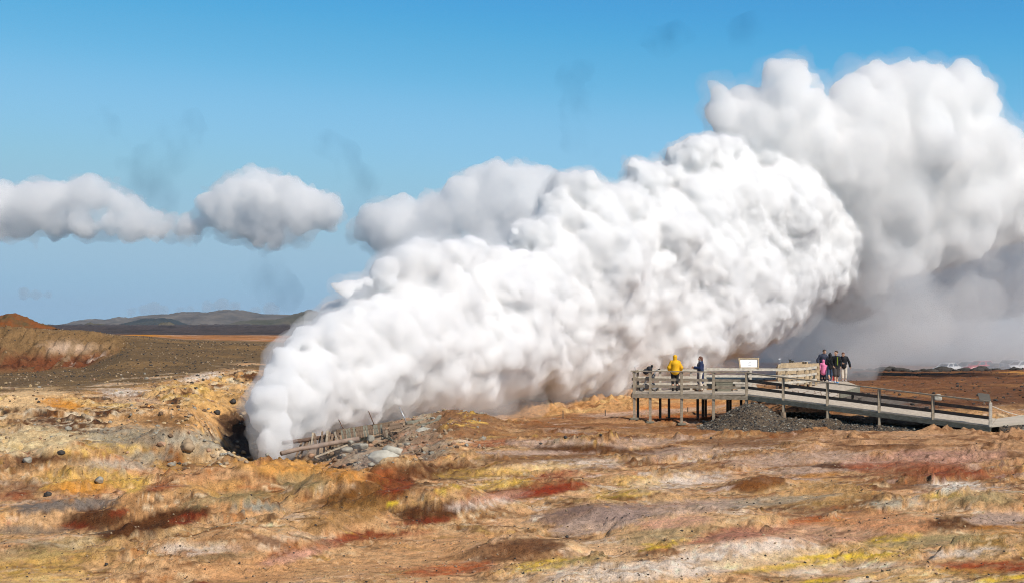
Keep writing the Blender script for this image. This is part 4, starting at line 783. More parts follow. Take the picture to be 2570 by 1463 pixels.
SGREY=stone_mat('grey_stone',(.30,.28,.23)); SPALE=stone_mat('pale_stone',(.46,.44,.37),.2); STAN=stone_mat('tan_stone',(.34,.25,.16)); SDARK=stone_mat('dark_stone',(.06,.055,.05)); SRED=stone_mat('reddish_stone',(.36,.22,.14)); SOCH=stone_mat('ochre_stone',(.46,.33,.18))
SBRN=stone_mat('brown_stone',(.17,.11,.07))
rs=random.Random(77)
def boulder(px,py,r,mat,label,cat='boulder',group=None,Yfix=None,sx=1.2,sz=.8,name='boulder',sink=.25,hi=False):
    if Yfix: y=Yfix; x=(px-CX)/F*y; z=CZ-(py-HZ)/F*y
    else: x,y,z=on_ground(px,py,18,160)
    R=r/F*y; V_=rock_shape(rs,IV if r>5 else IV2,rs.randrange(1000),14,.17); V_=V_*np.array([R*sx,R,R*sz])
    a=rs.random()*.8-.4; c_,s_=math.cos(a),math.sin(a); V_=np.stack([V_[:,0]*c_-V_[:,1]*s_,V_[:,0]*s_+V_[:,1]*c_,V_[:,2]],1)
    me=mesh_np(name,V_,IT if r>5 else IT2); o=link(name,me,None,mat,(x,y,z+R*sz*(1-sink*2) if not Yfix else z)); return tag(o,label,cat,group)
# boulders of the crater rim, below and beside the collapsed boardwalk
G='boulders around the collapsed boardwalk'
big=[(985,1133,22,SPALE,57,1.3,.8,'large rounded pale boulder with a cracked top below the broken boards'),(1070,1092,34,SPALE,62,1.15,.6,'biggest pale boulder with an orange stain at the debris slope'),(1078,1112,34,SPALE,60,1.5,.55,'long pale cracked boulder under the orange stained one'),(1085,1078,13,SGREY,64,.8,1.2,'upright grey boulder above the orange stained boulder'),
(960,1146,26,SPALE,55,1.6,.7,'flat pale boulder just above the crater lip'),(930,1100,10,SGREY,60,1.1,1,'grey round boulder under the row of slats'),(880,1108,7,SGREY,60,1.2,.9,'small grey boulder under the left end of the slat row'),(1022,1093,9,SRED,63,1.1,1,'reddish boulder uppermost in the pit below the thin planks'),(1010,1109,10,SRED,61,1.1,.9,'reddish boulder lower in the pit below the thin planks'),(1033,1106,8,SRED,61.5,1.1,.9,'reddish boulder rightmost in the pit below the thin planks'),
(1130,1044,7,SGREY,69,.9,1.4,'lone upright boulder in the steam right of the plank pile'),(1054,1050,7,SRED,71,1.2,.8,'hazy boulder behind the big log'),(1056,1042,6,SRED,73,1.1,.8,'fainter hazy boulder behind and above the log'),(1172,1048,9,SDARK,66,1.3,.9,'dark boulder capping the ochre debris mound'),(1110,1087,9,SGREY,63,1.2,1,'grey stone left in the cluster beside the pale boulder'),(1124,1089,8,SGREY,63,1.1,1,'grey stone right in the cluster beside the pale boulder'),(1117,1102,8,SGREY,62,1.1,1,'grey stone lowest in the cluster beside the pale boulder'),
(930,1165,9,SGREY,53,1.2,.9,'grey stone on the crater floor near the dark cleft'),(1185,1063,8,SDARK,65,1.6,.7,'dark slab shaped stone right of the ochre mound'),(1005,1165,22,SDARK,46.5,1.3,.85,'blue grey rock face in the crater lip'),(780,1142,8,SRED,57,1.2,.9,'hazy reddish stone below the fallen slats'),(905,1118,14,SGREY,58,1.5,.7,'broad grey boulder in thin steam below the boards'),(870,1128,13,SGREY,58,1.5,.7,'broad grey boulder half lost in thin steam'),(1030,1130,14,SPALE,59,1.4,.7,'pale boulder between the cracked one and the long one')]
for px,py,r,m,y,sx,sz,lab in big: boulder(px,py,r,m,lab,'boulder',G,y,sx,sz)
for i in range(34):
    px=rs.uniform(800,1075); py=rs.uniform(1092,1165)
    if py<1085+(1075-px)*.06: continue
    o=boulder(px,py,rs.uniform(2.8,7.0),rs.choice([SGREY,SGREY,STAN,SBRN,SRED]),'grey or tan boulder of the rubble strewn over the crater basin','boulder','rubble boulders in the crater basin',None,1.2,.8)
# boulders left of the vent
for i in range(40):
    px=rs.gauss(575,42); py=1146+rs.gauss(0,11)-(px-575)*.12
    boulder(px,py,rs.uniform(3,6.5),rs.choice([SGREY,SOCH,STAN]),'grey green boulder heaped left of the vent','boulder','boulders heaped left of the vent',None,1.2,.8)
for px,py,r,m,lab in [(68,1160,11,SGREY,'single grey boulder on the left bank above the yellow rubble'),(470,1122,13,STAN,'brown blocky boulder on top of the orange outcrop'),(250,1224,11,SGREY,'pale grey boulder at the foot of the yellow bank'),(470,1140,16,STAN,'large brown boulder at the edge of the pale stone heap'),(120,1244,9,SDARK,'dark rock at the edge of the left pool'),(620,1072,12,STAN,'brown boulder on the slope left of the plume'),(585,1018,8,SDARK,'dark boulder high on the slope left of the plume'),(545,1040,8,SDARK,'dark boulder in the middle of the left slope'),(610,1045,9,STAN,'brown boulder beside the plume foot'),
    (1419,1101,5,SDARK,'lone dark round stone on the pale crust'),(1508,1089,4,SDARK,'dark pointed stone before the platform'),(1357,1115,4.5,SDARK,'dark stone on a small rise left of the pale crust'),(1784,1100,3.5,SDARK,'small dark stone on the brown slope below the gravel heap'),(1337,1276,4,STAN,'small reddish stone on the smooth tan slope'),(267,1421,5,SDARK,'grey upright stone in the left foreground'),(1423,1351,5,SDARK,'dark stone beside the lilac hump'),(2306,944,6,SDARK,'dark stone standing alone in the brown field'),(2352,1004,11,SPALE,'pale pointed rock behind the ramp railing'),(2080,1048,7,SGREY,'pale broken stone at a ramp footing'),(2545,928,6,SDARK,'dark stone among the brown field crest at right')]:
    boulder(px,py,r,m,lab,'rock',None,None,1.1,.95,'rock')
x,y,z=on_ground(2352,1022,66,120)
# loose rubble and pebbles nobody could count
def scatter(name,n,sampler,mats,rmin,rmax,V0,T0,seed,label=None):
    rng=random.Random(seed); shapes=[rock_shape(rng,V0,k*7+1,6,.15) for k in range(8)]; Vs=[];Ts=[];Ms=[];b=0
    for i in range(n):
        s_=sampler(rng)
        if s_ is None: continue
        x,y,z,sc_=s_; R=(rmin*(rmax/rmin)**(rng.random()**1.6))*sc_; a=rng.random()*6.28; c_,q_=math.cos(a),math.sin(a); V_=shapes[i%8]*np.array([R*rng.uniform(.8,1.4),R,R*rng.uniform(.55,.95)]); V_=np.stack([V_[:,0]*c_-V_[:,1]*q_,V_[:,0]*q_+V_[:,1]*c_,V_[:,2]],1)+np.array((x,y,z+R*.25)); Vs.append(V_);Ts.append(T0+b);Ms.append(np.full(len(T0),rng.randrange(len(mats)),np.int32)); b+=len(V_)
    me=mesh_np(name,np.concatenate(Vs),np.concatenate(Ts),False)
    for m in mats: me.materials.append(m)
    me.polygons.foreach_set('material_index',np.concatenate(Ms)); o=bpy.data.objects.new(name,me); COL.objects.link(o); return tag(o,kind='stuff')
def s_left(rng):
    px=rng.uniform(-60,650); y=rng.uniform(44,84)
    if rng.random()>.25+.75*min(1,max(0,(px-250)/250)): return None
    x=(px-CX)/F*y; return x,y,ground_z(x,y),1
scatter('rubble',3200,s_left,[STAN,SBRN,SOCH,SDARK,SOCH,SRED,SGREY,SBRN],.02,.13,IV1,IT1,1)
def s_bas(rng):
    px=rng.uniform(740,1220); y=rng.uniform(50,68); x=(px-CX)/F*y; return x,y,ground_z(x,y),1
scatter('rubble',700,s_bas,[STAN,SGREY,SBRN,SRED,STAN],.03,.15,IV1,IT1,2)
def s_fore(rng):
    py=900+ (1500-900)*rng.random()**.8; y=min(75,4.8*F/max(py-HZ,60)); px=rng.uniform(-100,2680); x=(px-CX)/F*y; return x,y,ground_z(x,y),1
scatter('pebbles',9000,s_fore,[SDARK,STAN,SRED,SBRN,SOCH],.006,.036,IV1,IT1,3)
def s_grav(rng):
    i=rng.randrange(GX.shape[0]); j=rng.randrange(GX.shape[1])
    if add[i,j]<.04 or GZ[i,j]<GB0[i,j]: return None
    return GX[i,j],GY[i,j],GZ[i,j],1
scatter('gravel',16000,s_grav,[SDARK,SDARK,stone_mat('mid_gravel',(.13,.12,.105)),SGREY],.02,.065,IV1,IT1,4)
def s_field(rng):
    y=rng.uniform(72,172); px=rng.uniform(1900,2700); x=(px-CX)/F*y; k=1+2.2*max(0,(y-140)/30) if rng.random()<.3 else .7; return x,y,ground_z(x,y),k
scatter('field_stones',1500,s_field,[SDARK,SBRN,SDARK],.04,.15,IV1,IT1,5)
def s_hill(rng):
    y=rng.uniform(84,130); px=rng.uniform(-200,720); x=(px-CX)/F*y; return x,y,ground_z(x,y),1
scatter('hill_stones',3500,s_hill,[SDARK,STAN,SDARK,SBRN],.02,.09,IV1,IT1,6)
# dark lava lumps on the crest before the parked cars
for i in range(26):
    px=2110+i*18+rs.uniform(-8,8); y=rs.uniform(150,164); x=(px-CX)/F*y; R=rs.uniform(.25,.6); V_=rock_shape(rs,IV2,i)*np.array([R*1.9,R,R*.75]); o=link('lava_lump',mesh_np('lava_lump',V_,IT2),None,SDARK,(x,y,ground_z(x,y)+R*.2)); tag(o,'dark lava lump on the crest of the brown field in front of the cars','rock','lava lumps along the crest of the field')
# -- collapsed boardwalk
cb=thing('collapsed_boardwalk','collapsed old timber boardwalk on two pipes beside the steaming vent','boardwalk ruin',at(900,1095,61))
PIPE=plain('rusty_pipe',(.14,.085,.06),.7,.5,4,bmp=.01); PIPEL=plain('grey_pipe',(.30,.22,.17),.8,.3,3)
def pt(px,py,y): return at(px,py,y)
MB().tube([pt(709,1111,60.5),pt(760,1104,61.2),pt(850,1090,62)],.085,12).build('pipe',PIPE,cb,True)
MB().tube([pt(706,1137,59.2),pt(745,1127,59.8),pt(830,1112,60.6),pt(900,1100,61.3)],.1,12).build('pipe',PIPEL,cb,True)
MB().beam(pt(845,1084,62.3),pt(985,1062,63),.1,.2).build('beam',WOODR,cb); MB().beam(pt(862,1108,61),pt(935,1096,61.8),.1,.12).build('beam',WOODO,cb)
def slat(x0,y0,x1,y1,Y0,Y1,mat,w=.085): MB().beam(pt(x0,y0,Y0),pt(x1,y1,Y1),w,.03,(0,1,0)).build('slat',mat,cb)
for i in range(17):
    t=i/16; xt=857+t*100; xb=862+t*97; yt=1079-13*t+rs.uniform(-1.5,1.5)-(2.5*math.sin(t*3)); yb=1107-22*t+rs.uniform(-2,2)
    slat(xt+rs.uniform(-.6,.6),yt,xb+rs.uniform(-1.2,1.2),yb,62.2,61.3,rs.choice([WOODR,WOODR,WOODO]))
for i in range(7): slat(980+i*5.0,1062-i*.35,979+i*4.6,1079-i*1.0,62.9,62.4,WOODR,.085)
for x0,y0,x1,y1 in [(757,1110,742,1147),(770,1101,752,1147),(777,1098,763,1128),(783,1096,772,1130),(786,1085,780,1126),(790,1090,797,1142),(789,1087,790,1122),(803,1094,797,1146),(809,1082,807,1118),(815,1090,813,1140),(822,1080,819,1115),(828,1083,823,1117),(836,1088,826,1132),(840,1083,850,1120),(846,1084,858,1116),(838,1100,832,1140),(765,1104,768,1128),(963,1068,966,1095),(969,1078,971,1096)]: slat(x0,y0,x1,y1,61.6+rs.uniform(-.1,.1),60.6,rs.choice([WOODR,WOODR,WOOD]),rs.uniform(.075,.095))
for a,b,m in (((850,1052),(862,1076),PIPE),((925,1031),(940,1067),PIPE),((1002,1020),(1020,1059),STEEL)): MB().tube([pt(*a,62.8),pt(*b,62.6)],.024,8).build('rod',m,cb,True)
MB().beam(pt(861,1077,62.2),pt(900,1073,62.5),.03,.03).build('batten',WOOD,cb)
MB().tube([pt(1020,1062,63.6),pt(1060,1056,64.3),pt(1092,1049,65)],[.1,.11,.09],10).build('log',WOODO,cb,True)
pl_=[('long curved grey plank lying below the log',[(1046,1066,63),(1075,1061,63.2),(1096,1054,63.6),(1104,1043,64)],.16),('short upright plank crossing the plank pile',[(1092,1056,64),(1105,1041,64.6)],.13),('flat plank leftmost in the pile on the mound',[(1080,1046,65),(1098,1050,65)],.12),('plank pointing right at the top of the pile',[(1095,1052,65),(1112,1046,65.2)],.12),('lowest plank at the right of the pile',[(1100,1053,64.8),(1122,1051,65)],.1),('thin dark plank at the right end of the pile',[(1106,1049,65.2),(1126,1047,65.4)],.08),
('thin leaning plank beside the grey stone cluster',[(1094,1086,62),(1120,1071,63)],.08),('pale plank lying on the ochre mound',[(1150,1056,65),(1176,1057,65.4)],.1),('thin plank propped below the curved plank',[(1047,1088,62),(1062,1074,63)],.07),('long thin fallen plank left over the reddish boulders',[(957,1092,61.5),(985,1105,60.5)],.06),('long thin fallen plank crossing the reddish boulders',[(974,1076,62),(998,1113,60.5)],.08),('thin fallen plank ending among the pale boulders',[(973,1093,61.5),(1008,1125,59.5)],.06),('long pole lying along the rubble below the slats',[(790,1146,58.5),(840,1127,59.3),(870,1116,60),(920,1110,60.3)],.07),('short bent plank at the middle of the ruin',[(1013,1069,63),(1033,1063,63.3)],.1)]
for lab,ps,wd in pl_:
    m=MB()
    for a,b in zip(ps[:-1],ps[1:]): m.beam(pt(*a),pt(*b),wd,.05,(0,0,1) if wd>.09 else (0,1,0))
    tag(m.build('loose_plank',rs.choice([WOODO,WOOD,WOODR])),lab,'plank','loose planks around the collapsed boardwalk')
# thin posts standing in the field near the hill
for px,py,h,lab in ((1413,1050,20,'thin dark post standing before the ochre mound'),(1519,1044,14,'short thin dark post right of the ochre mound'),(1622,1038,12,'short pale post seen under the platform'),(1726,1033,12,'short dark post seen under the platform deck')):
    x,y,z=on_ground(px,py,60,110); o=MB().beam((x,y,z-.1),(x,y,z+h/F*y),.05,.05,(0,1,0)).build('marker_post',WOODD if 'dark' in lab else WOODT); tag(o,lab,'post')
# ---------------------------------------------------------------- people, pushchair and cars
def capsules_mesh(caps,h,blend,name,extra=None):
    """caps: (p0,p1,r0,r1) tapered limbs grown into ONE continuous surface"""
    pts=np.array([[*p0,r0] for p0,p1,r0,r1 in caps]+[[*p1,r1] for p0,p1,r0,r1 in caps]); mn=(pts[:,:3]-pts[:,3:]).min(0)-3*h; mx=(pts[:,:3]+pts[:,3:]).max(0)+3*h
    n=np.ceil((mx-mn)/h).astype(int)+1; D=np.full(n,9.,np.float32)
    for p0,p1,r0,r1 in caps:
        p0=np.array(p0,float);p1=np.array(p1,float);m=max(r0,r1)+blend*2+2*h
        lo=np.maximum(((np.minimum(p0,p1)-m-mn)/h).astype(int),0); hi=np.minimum(((np.maximum(p0,p1)+m-mn)/h).astype(int)+2,n)
        g=np.stack(np.meshgrid(*[mn[k]+h*np.arange(lo[k],hi[k]) for k in range(3)],indexing='ij'),-1)
        d=p1-p0; L=max(d@d,1e-9); t=np.clip(((g-p0)@d)/L,0,1); q=np.linalg.norm(g-p0-t[...,None]*d,axis=-1)-(r0+(r1-r0)*t)
        sl=tuple(slice(a,b) for a,b in zip(lo,hi)); sub=D[sl]; k=np.maximum(blend-np.abs(sub-q),0)/blend; D[sl]=np.minimum(sub,q)-k*k*blend*.25
    V_,Q_=surface_nets(D,mn,h); V_=taubin(V_,Q_,1)
    return V_,Q_
SKIN=plain('skin',(.62,.36,.24),.55,.08,9); HAIRD=plain('dark_hair',(.06,.035,.022),.7,.3,40); HAIRB=plain('brown_hair',(.13,.05,.03),.6,.3,40); EYE=plain('eye',(.03,.025,.02),.3,.1,5); LIPS=plain('lips',(.42,.16,.13),.6,.1,5)
def cloth(name,c,rough=.75,quilt=None):
    m=plain(name,c,rough,.14,14)
    if quilt:
        nt=m.node_tree; wv=N(nt,'ShaderNodeTexWave',bands_direction='Z'); wv.inputs['Scale'].default_value=quilt; wv.inputs['Distortion'].default_value=1.2; tc=N(nt,'ShaderNodeTexCoord'); nt.links.new(tc.outputs['Object'],wv.inputs[0]); bump(nt,wv.outputs['Fac'],.02,nt.nodes['Principled BSDF'])
    return m
def person(label,x,y,z,H,face,pose,cl):
    """face: heading in degrees, 0 looks at the camera (-Y), 90 looks to +X.  Local frame: front=-Y"""
    t=thing('person',label,'person',(x,y,z)); a=math.radians(face); R_=np.array([[math.cos(a),-math.sin(a),0],[math.sin(a),math.cos(a),0],[0,0,1]]); s=H/1.75
    J={'pel':(0,0,.93),'wai':(0,.0,1.08),'che':(0,.0,1.30),'nek':(0,.01,1.47),'hd':(0,-.01,1.62),'shl':(-.165,0,1.395),'shr':(.165,0,1.395),'ell':(-.225,.02,1.13),'elr':(.225,.02,1.13),'wrl':(-.25,-.06,.89),'wrr':(.25,-.06,.89),'hil':(-.09,0,.92),'hir':(.09,0,.92),'knl':(-.10,-.02,.50),'knr':(.10,-.02,.50),'anl':(-.10,.02,.09),'anr':(.10,.02,.09)}
    J.update(pose); J={k:np.array(v,float)*s for k,v in J.items()}; wd=cl.get('w',1.)
    hd=J['hd']; hf=math.radians(cl.get('headturn',0)); fw=np.array([math.sin(hf),-math.cos(hf),-cl.get('nod',0)]); fw/=np.linalg.norm(fw); rt=np.array([math.cos(hf),math.sin(hf),0.]); up=np.cross(rt,fw); up=up if up[2]>0 else -up
    hp=lambda r,f,u: hd+(rt*r+fw*f+up*u)*s
    caps=[(J['pel'],J['wai'],.135*s*wd,.125*s*wd),(J['wai'],J['che'],.125*s*wd,.145*s*wd),(J['che'],J['nek'],.12*s,.055*s),(J['nek'],hp(0,.0,-.05),.052*s,.055*s),(hp(0,-.02,.03),hp(0,.02,.02),.088*s,.082*s),(hp(0,.03,-.03),hp(0,.045,-.075),.062*s,.04*s),(hp(0,.085,.0),hp(0,.105,-.03),.012*s,.018*s),(hp(-.082,-.01,.0),hp(-.085,-.01,-.03),.016*s,.012*s),(hp(.082,-.01,.0),hp(.085,-.01,-.03),.016*s,.012*s)]
    for k in 'lr':
        caps+=[(J['che']+(0,0,.06*s),J['sh'+k],.08*s,.055*s),(J['sh'+k],J['el'+k],.052*s,.042*s),(J['el'+k],J['wr'+k],.042*s,.028*s),(J['pel'],J['hi'+k],.12*s,.10*s*wd),(J['hi'+k],J['kn'+k],.088*s*wd,.058*s),(J['kn'+k],J['an'+k]+np.array((0,.01,.18))*s,.056*s,.056*s),(J['an'+k]+np.array((0,.01,.18))*s,J['an'+k],.05*s,.036*s),(J['an'+k],J['an'+k]+np.array((0,-.14,-.05))*s,.036*s,.03*s)]
        w=J['wr'+k]; d=w-J['el'+k]; d/=np.linalg.norm(d); sd_=-1 if k=='l' else 1; pal=w+d*.07*s
        caps.append((w,pal,.028*s,.034*s)); ax=np.cross(d,(sd_,0,0.)); ax/=max(np.linalg.norm(ax),1e-6); inw=np.array((-sd_,0,0.))
        for f,(off,ln) in enumerate(((-.026,.075),(-.009,.085),(.009,.08),(.026,.06))):
            b=pal+ax*off*s+d*.02*s; m1=b+(d*.55+inw*.15)*ln*s; caps+=[(b,m1,.010*s,.009*s),(m1,m1+(d*.3+inw*.4)*ln*s,.009*s,.007*s)]
        caps+=[(w+d*.02*s-ax*.02*s,w+d*.06*s-ax*.055*s+inw*.015*s,.013*s,.009*s)]
    def put(name,V_,Q_,mat,parent=t):
        V_=V_@R_.T; return link(name,mesh_np(name,V_,Q_),parent,mat)
    put('body',*capsules_mesh(caps,.0095,.022,'b'),SKIN)
    for q in (-1,1): put('eye',*capsules_mesh([(hp(.034*q-.008,.083,.012),hp(.034*q+.008,.083,.012),.011*s,.011*s)],.006,.005,'e'),EYE)
    put('mouth',*capsules_mesh([(hp(-.02,.082,-.062),hp(.02,.082,-.062),.008*s,.008*s)],.006,.005,'m'),LIPS)
    # clothes
    g=cl.get('g',.022)*s
    if cl['top']:
        hem=J['pel']+(0,0,cl.get('hem',-.02)*s); T=[(J['wai'],hem,.135*s*wd+g,.15*s*wd+g),(J['wai'],J['che'],.13*s*wd+g,.15*s*wd+g),(J['che'],J['nek']-(0,0,.05*s),.13*s+g,.075*s+g)]
        for k in 'lr': T+=[(J['che']+(0,0,.06*s),J['sh'+k],.085*s+g,.05*s+g),(J['sh'+k],J['el'+k],.048*s+g,.04*s+g),(J['el'+k],J['wr'+k],.046*s+g,.036*s+g)]
        if cl.get('hood')=='down': T+=[(J['nek']+np.array((-.07,.06,.0))*s,J['nek']+np.array((.07,.06,.0))*s,.06*s,.06*s)]
        put('jacket',*capsules_mesh(T,.016,.03,'j'),cl['top'])
    if cl.get('hood')=='up': put('hood',*capsules_mesh([(hp(0,-.035,.045),hp(0,-.0,.035),.105*s,.1*s),(hp(0,-.04,-.05),J['nek']-(0,0,.02*s),.095*s,.10*s)]+([(hp(0,-.04,.1),hp(0,-.02,.17),.07*s,.02*s)] if cl.get('peak') else []),.013,.03,'h'),cl['top'])
    L=cl.get('leglen',1.); lg=[(J['pel']+(0,0,.03*s),J['pel'],.13*s*wd+.012,.14*s*wd+.012)]
    for k in 'lr':
        e=J['an'+k]+np.array((0,0,.03))*s; lw=cl.get('loose',.0)*s
        lg+=[(J['pel'],J['hi'+k],.12*s,.105*s*wd+.008),(J['hi'+k],J['kn'+k],.098*s*wd+lw,.076*s+lw)]
        if L>.5: lg+=[(J['kn'+k],J['kn'+k]+(e-J['kn'+k])*min(1,(L-.5)*2),.076*s+lw,.066*s+lw)]
        elif L<.5: lg+=[(J['kn'+k],J['kn'+k]-(0,0,.03*s),.075*s+lw,.075*s+lw)]
    put('trousers' if L>.5 else 'shorts',*capsules_mesh(lg,.014,.025,'l'),cl['leg'])
    for k in 'lr': put('shoe',*capsules_mesh([(J['an'+k]+np.array((0,.03,-.03))*s,J['an'+k]+np.array((0,-.14,-.045))*s,.048*s,.042*s),(J['an'+k]+np.array((0,.01,.02))*s,J['an'+k]+np.array((0,0,-.03))*s,.042*s,.05*s)],.012,.02,'s'),cl['shoe'])
    if cl.get('hair') and cl.get('hood')!='up':
        hc=[(hp(0,-.035,.045),hp(0,-.005,.055),.092*s,.088*s)]
        if cl.get('long'): hc+=[(hp(0,-.06,.0),hp(0,-.085,-.1),.075*s,.05*s),(hp(.06,-.03,0),hp(.06,-.04,-.06),.04*s,.03*s)]
        put('hair',*capsules_mesh(hc,.012,.02,'r'),cl['hair'])
    for nm,cp,mt in cl.get('more',[]): put(nm,*capsules_mesh([(np.array(a)*s,np.array(b)*s,r0*s,r1*s) for a,b,r0,r1 in cp],.011,.015,nm),mt)
    return t
YJ=cloth('mustard_parka',(.80,.42,.012)); NAVY=cloth('navy_quilt',(.022,.035,.095),.35,6); NAVYF=cloth('navy_fleece',(.035,.04,.065)); PINKJ=cloth('pink_coat',(.80,.22,.40)); BLKJ=cloth('black_quilt',(.012,.015,.018),.3,9); BLKH=cloth('black_hoodie',(.013,.013,.017)); BLKT=cloth('black_cloth',(.012,.012,.014)); CREAM=cloth('cream_cloth',(.66,.58,.48)); JEAN=cloth('blue_denim',(.05,.085,.15)); GREYS=cloth('charcoal_cargo',(.06,.05,.048)); DNAVY=cloth('dark_navy_cloth',(.025,.028,.05)); REDC=cloth('red_cloth',(.62,.02,.04)); BRSH=cloth('brown_shoe',(.14,.08,.05)); BLSH=cloth('blue_shoe',(.02,.34,.72)); WHSH=cloth('white_shoe',(.62,.58,.62)); GRSH=cloth('grey_shoe',(.36,.35,.36)); LIME=cloth('lime_zip',(.55,.72,.03)); BLSHOE=cloth('black_shoe',(.02,.02,.022))
X_=lambda px,y:(px-CX)/F*y
person('person in a mustard yellow hooded parka seen from behind, black trousers',X_(1694,70.0),70.0,DZ,1.78,180,{'ell':(-.30,.02,1.15),'wrl':(-.28,-.12,.98),'elr':(.29,.03,1.15),'wrr':(.24,-.16,1.02)},dict(top=YJ,leg=BLKT,shoe=BLSHOE,hood='up',hem=.06,g=.05,w=1.18))
person('person in a long navy quilted coat and cream trousers holding something',X_(1758,69.9),69.9,DZ,1.72,-95,{'ell':(-.20,-.05,1.15),'wrl':(-.13,-.30,1.17),'elr':(.22,-.02,1.15),'wrr':(.12,-.28,1.2),'anl':(-.08,-.12,.09),'anr':(.08,.06,.09)},dict(top=NAVY,leg=CREAM,shoe=BRSH,hair=HAIRB,long=True,hem=-.42,g=.035,w=.95,hood='down',loose=.012,more=[('sunglasses',[((-.06,-.10,1.635),(.06,-.10,1.635),.016,.016)],WHSH),('scarf',[((-.04,-.05,1.49),(.05,.0,1.50),.06,.06)],GRSH)]))
person('person in a navy fleece leaning over the child in pink',X_(2065,83.2),83.2,DZ,1.84,15,{'nek':(.02,-.05,1.47),'hd':(.05,-.09,1.60),'elr':(.36,-.12,1.22),'wrr':(.50,-.22,1.12),'ell':(-.30,.03,1.15),'wrl':(-.30,-.02,.88)},dict(top=NAVYF,leg=DNAVY,shoe=BRSH,hair=HAIRD,g=.03,hem=-.06,w=1.15,nod=.35,headturn=10,loose=.02))
person('small child in a pink hooded coat seen from behind',X_(2066.5,82.0),82.0,DZ,1.26,175,{'ell':(-.27,.03,1.13),'elr':(.27,.03,1.13),'wrl':(-.33,-.02,.93),'wrr':(.33,.0,.9)},dict(top=PINKJ,leg=DNAVY,shoe=BRSH,hood='up',hem=-.20,g=.05,w=1.15))
person('person in a peaked black hood and blue jeans walking away',X_(2083,80.4),80.4,DZ,1.66,185,{'ell':(-.24,.0,1.15),'wrl':(-.14,-.2,1.1),'elr':(.24,.0,1.15),'wrr':(.14,-.2,1.1),'anl':(-.08,-.16,.09),'anr':(.08,.14,.12)},dict(top=BLKH,leg=JEAN,shoe=WHSH,hood='up',peak=True,w=.92,hem=.0,more=[('back_tag',[((.0,.165,1.32),(.06,.165,1.32),.012,.012)],WHSH)]))
person('person mostly hidden in red trousers behind the black quilted jacket',X_(2090,81.6),81.6,DZ,1.12,170,{'anl':(-.10,-.14,.09),'anr':(.10,.16,.13)},dict(top=REDC,leg=REDC,shoe=WHSH,hair=HAIRD))
person('person in a black quilted jacket with lime zip, dark shorts and bright blue shoes',X_(2098,78.8),78.8,DZ,1.83,8,{'ell':(-.29,.06,1.16),'wrl':(-.21,-.10,.97),'elr':(.29,.06,1.16),'wrr':(.23,-.08,.95),'anl':(-.08,-.10,.09),'anr':(.09,.08,.10),'knl':(-.10,-.10,.51)},dict(top=BLKJ,leg=GREYS,shoe=BLSH,hair=HAIRD,g=.03,leglen=.4,headturn=-65,loose=.03,w=1.05,hem=.0,more=[('zip',[((0,-.185,1.42),(0,-.19,1.0),.012,.012)],LIME),('chest_logo',[((.09,-.165,1.40),(.13,-.155,1.405),.007,.007)],LIME),('sock',[((-.08,-.10,.10),(-.08,-.10,.16),.045,.043),],WHSH)]))
person('person in a black hooded top and cream cropped trousers looking down',X_(2118,82.2),82.2,DZ,1.72,-12,{'nek':(-.02,-.04,1.45),'hd':(-.05,-.10,1.57),'elr':(.30,.03,1.13),'wrr':(.36,-.02,.88),'ell':(-.24,-.02,1.12),'wrl':(-.12,-.18,1.08),'anl':(-.07,-.10,.09),'anr':(.10,.06,.09)},dict(top=BLKH,leg=CREAM,shoe=GRSH,hair=HAIRB,g=.03,leglen=.86,nod=.5,headturn=-15,hood='down',hem=-.03,loose=.012,w=1.05))
# -- pushchair
sx,sy=X_(1631,70.2),70.2; st=thing('pushchair','black pushchair with grey frame and raised canopy at the platform railing','pushchair',(sx,sy,DZ)); RUB_=plain('black_rubber',(.015,.015,.016),.7,.2,9); FAB=cloth('grey_black_fabric',(.03,.032,.04)); FABL=cloth('grey_canopy',(.10,.11,.13))
W=lambda x,y,z:(sx+x,sy+y,DZ+z)
for wx_,wy_,r in ((-.42,-.2,.125),(-.42,.2,.125),(.22,-.22,.16),(.22,.22,.16)):
    m=MB(); m.tube([W(wx_+r*.88*math.cos(a),wy_,r+r*.88*math.sin(a)) for a in np.linspace(0,2*math.pi,19)],.02,6,False); o=m.build('wheel',RUB_,st,True); m=MB()
    for k in range(5): m.beam(W(wx_,wy_,r),W(wx_+r*.85*math.cos(k*1.257),wy_,r+r*.85*math.sin(k*1.257)),.018,.018)
    m.build('spokes',STEEL,st)
for q in (-.2,.2): MB().tube([W(-.42,q,.14),W(-.1,q,.62),W(.02,q,.55)],.015,6).build('frame',STEEL,st); MB().tube([W(.22,q,.18),W(-.02,q,.5),W(.32,q,1.02),W(.42,q,1.06)],.015,6).build('frame',STEEL,st)
MB().tube([W(.42,-.2,1.06),W(.5,-.1,1.1),W(.5,.1,1.1),W(.42,.2,1.06)],.022,8).build('handle',RUB_,st)
def lump(name,caps,mat,h=.02,bl=.05,parent=st): V_,Q_=capsules_mesh([(W(*a),W(*b),r0,r1) for a,b,r0,r1 in caps],h,bl,name); off=np.array(parent.location); return link(name,mesh_np(name,V_-off,Q_),parent,mat)
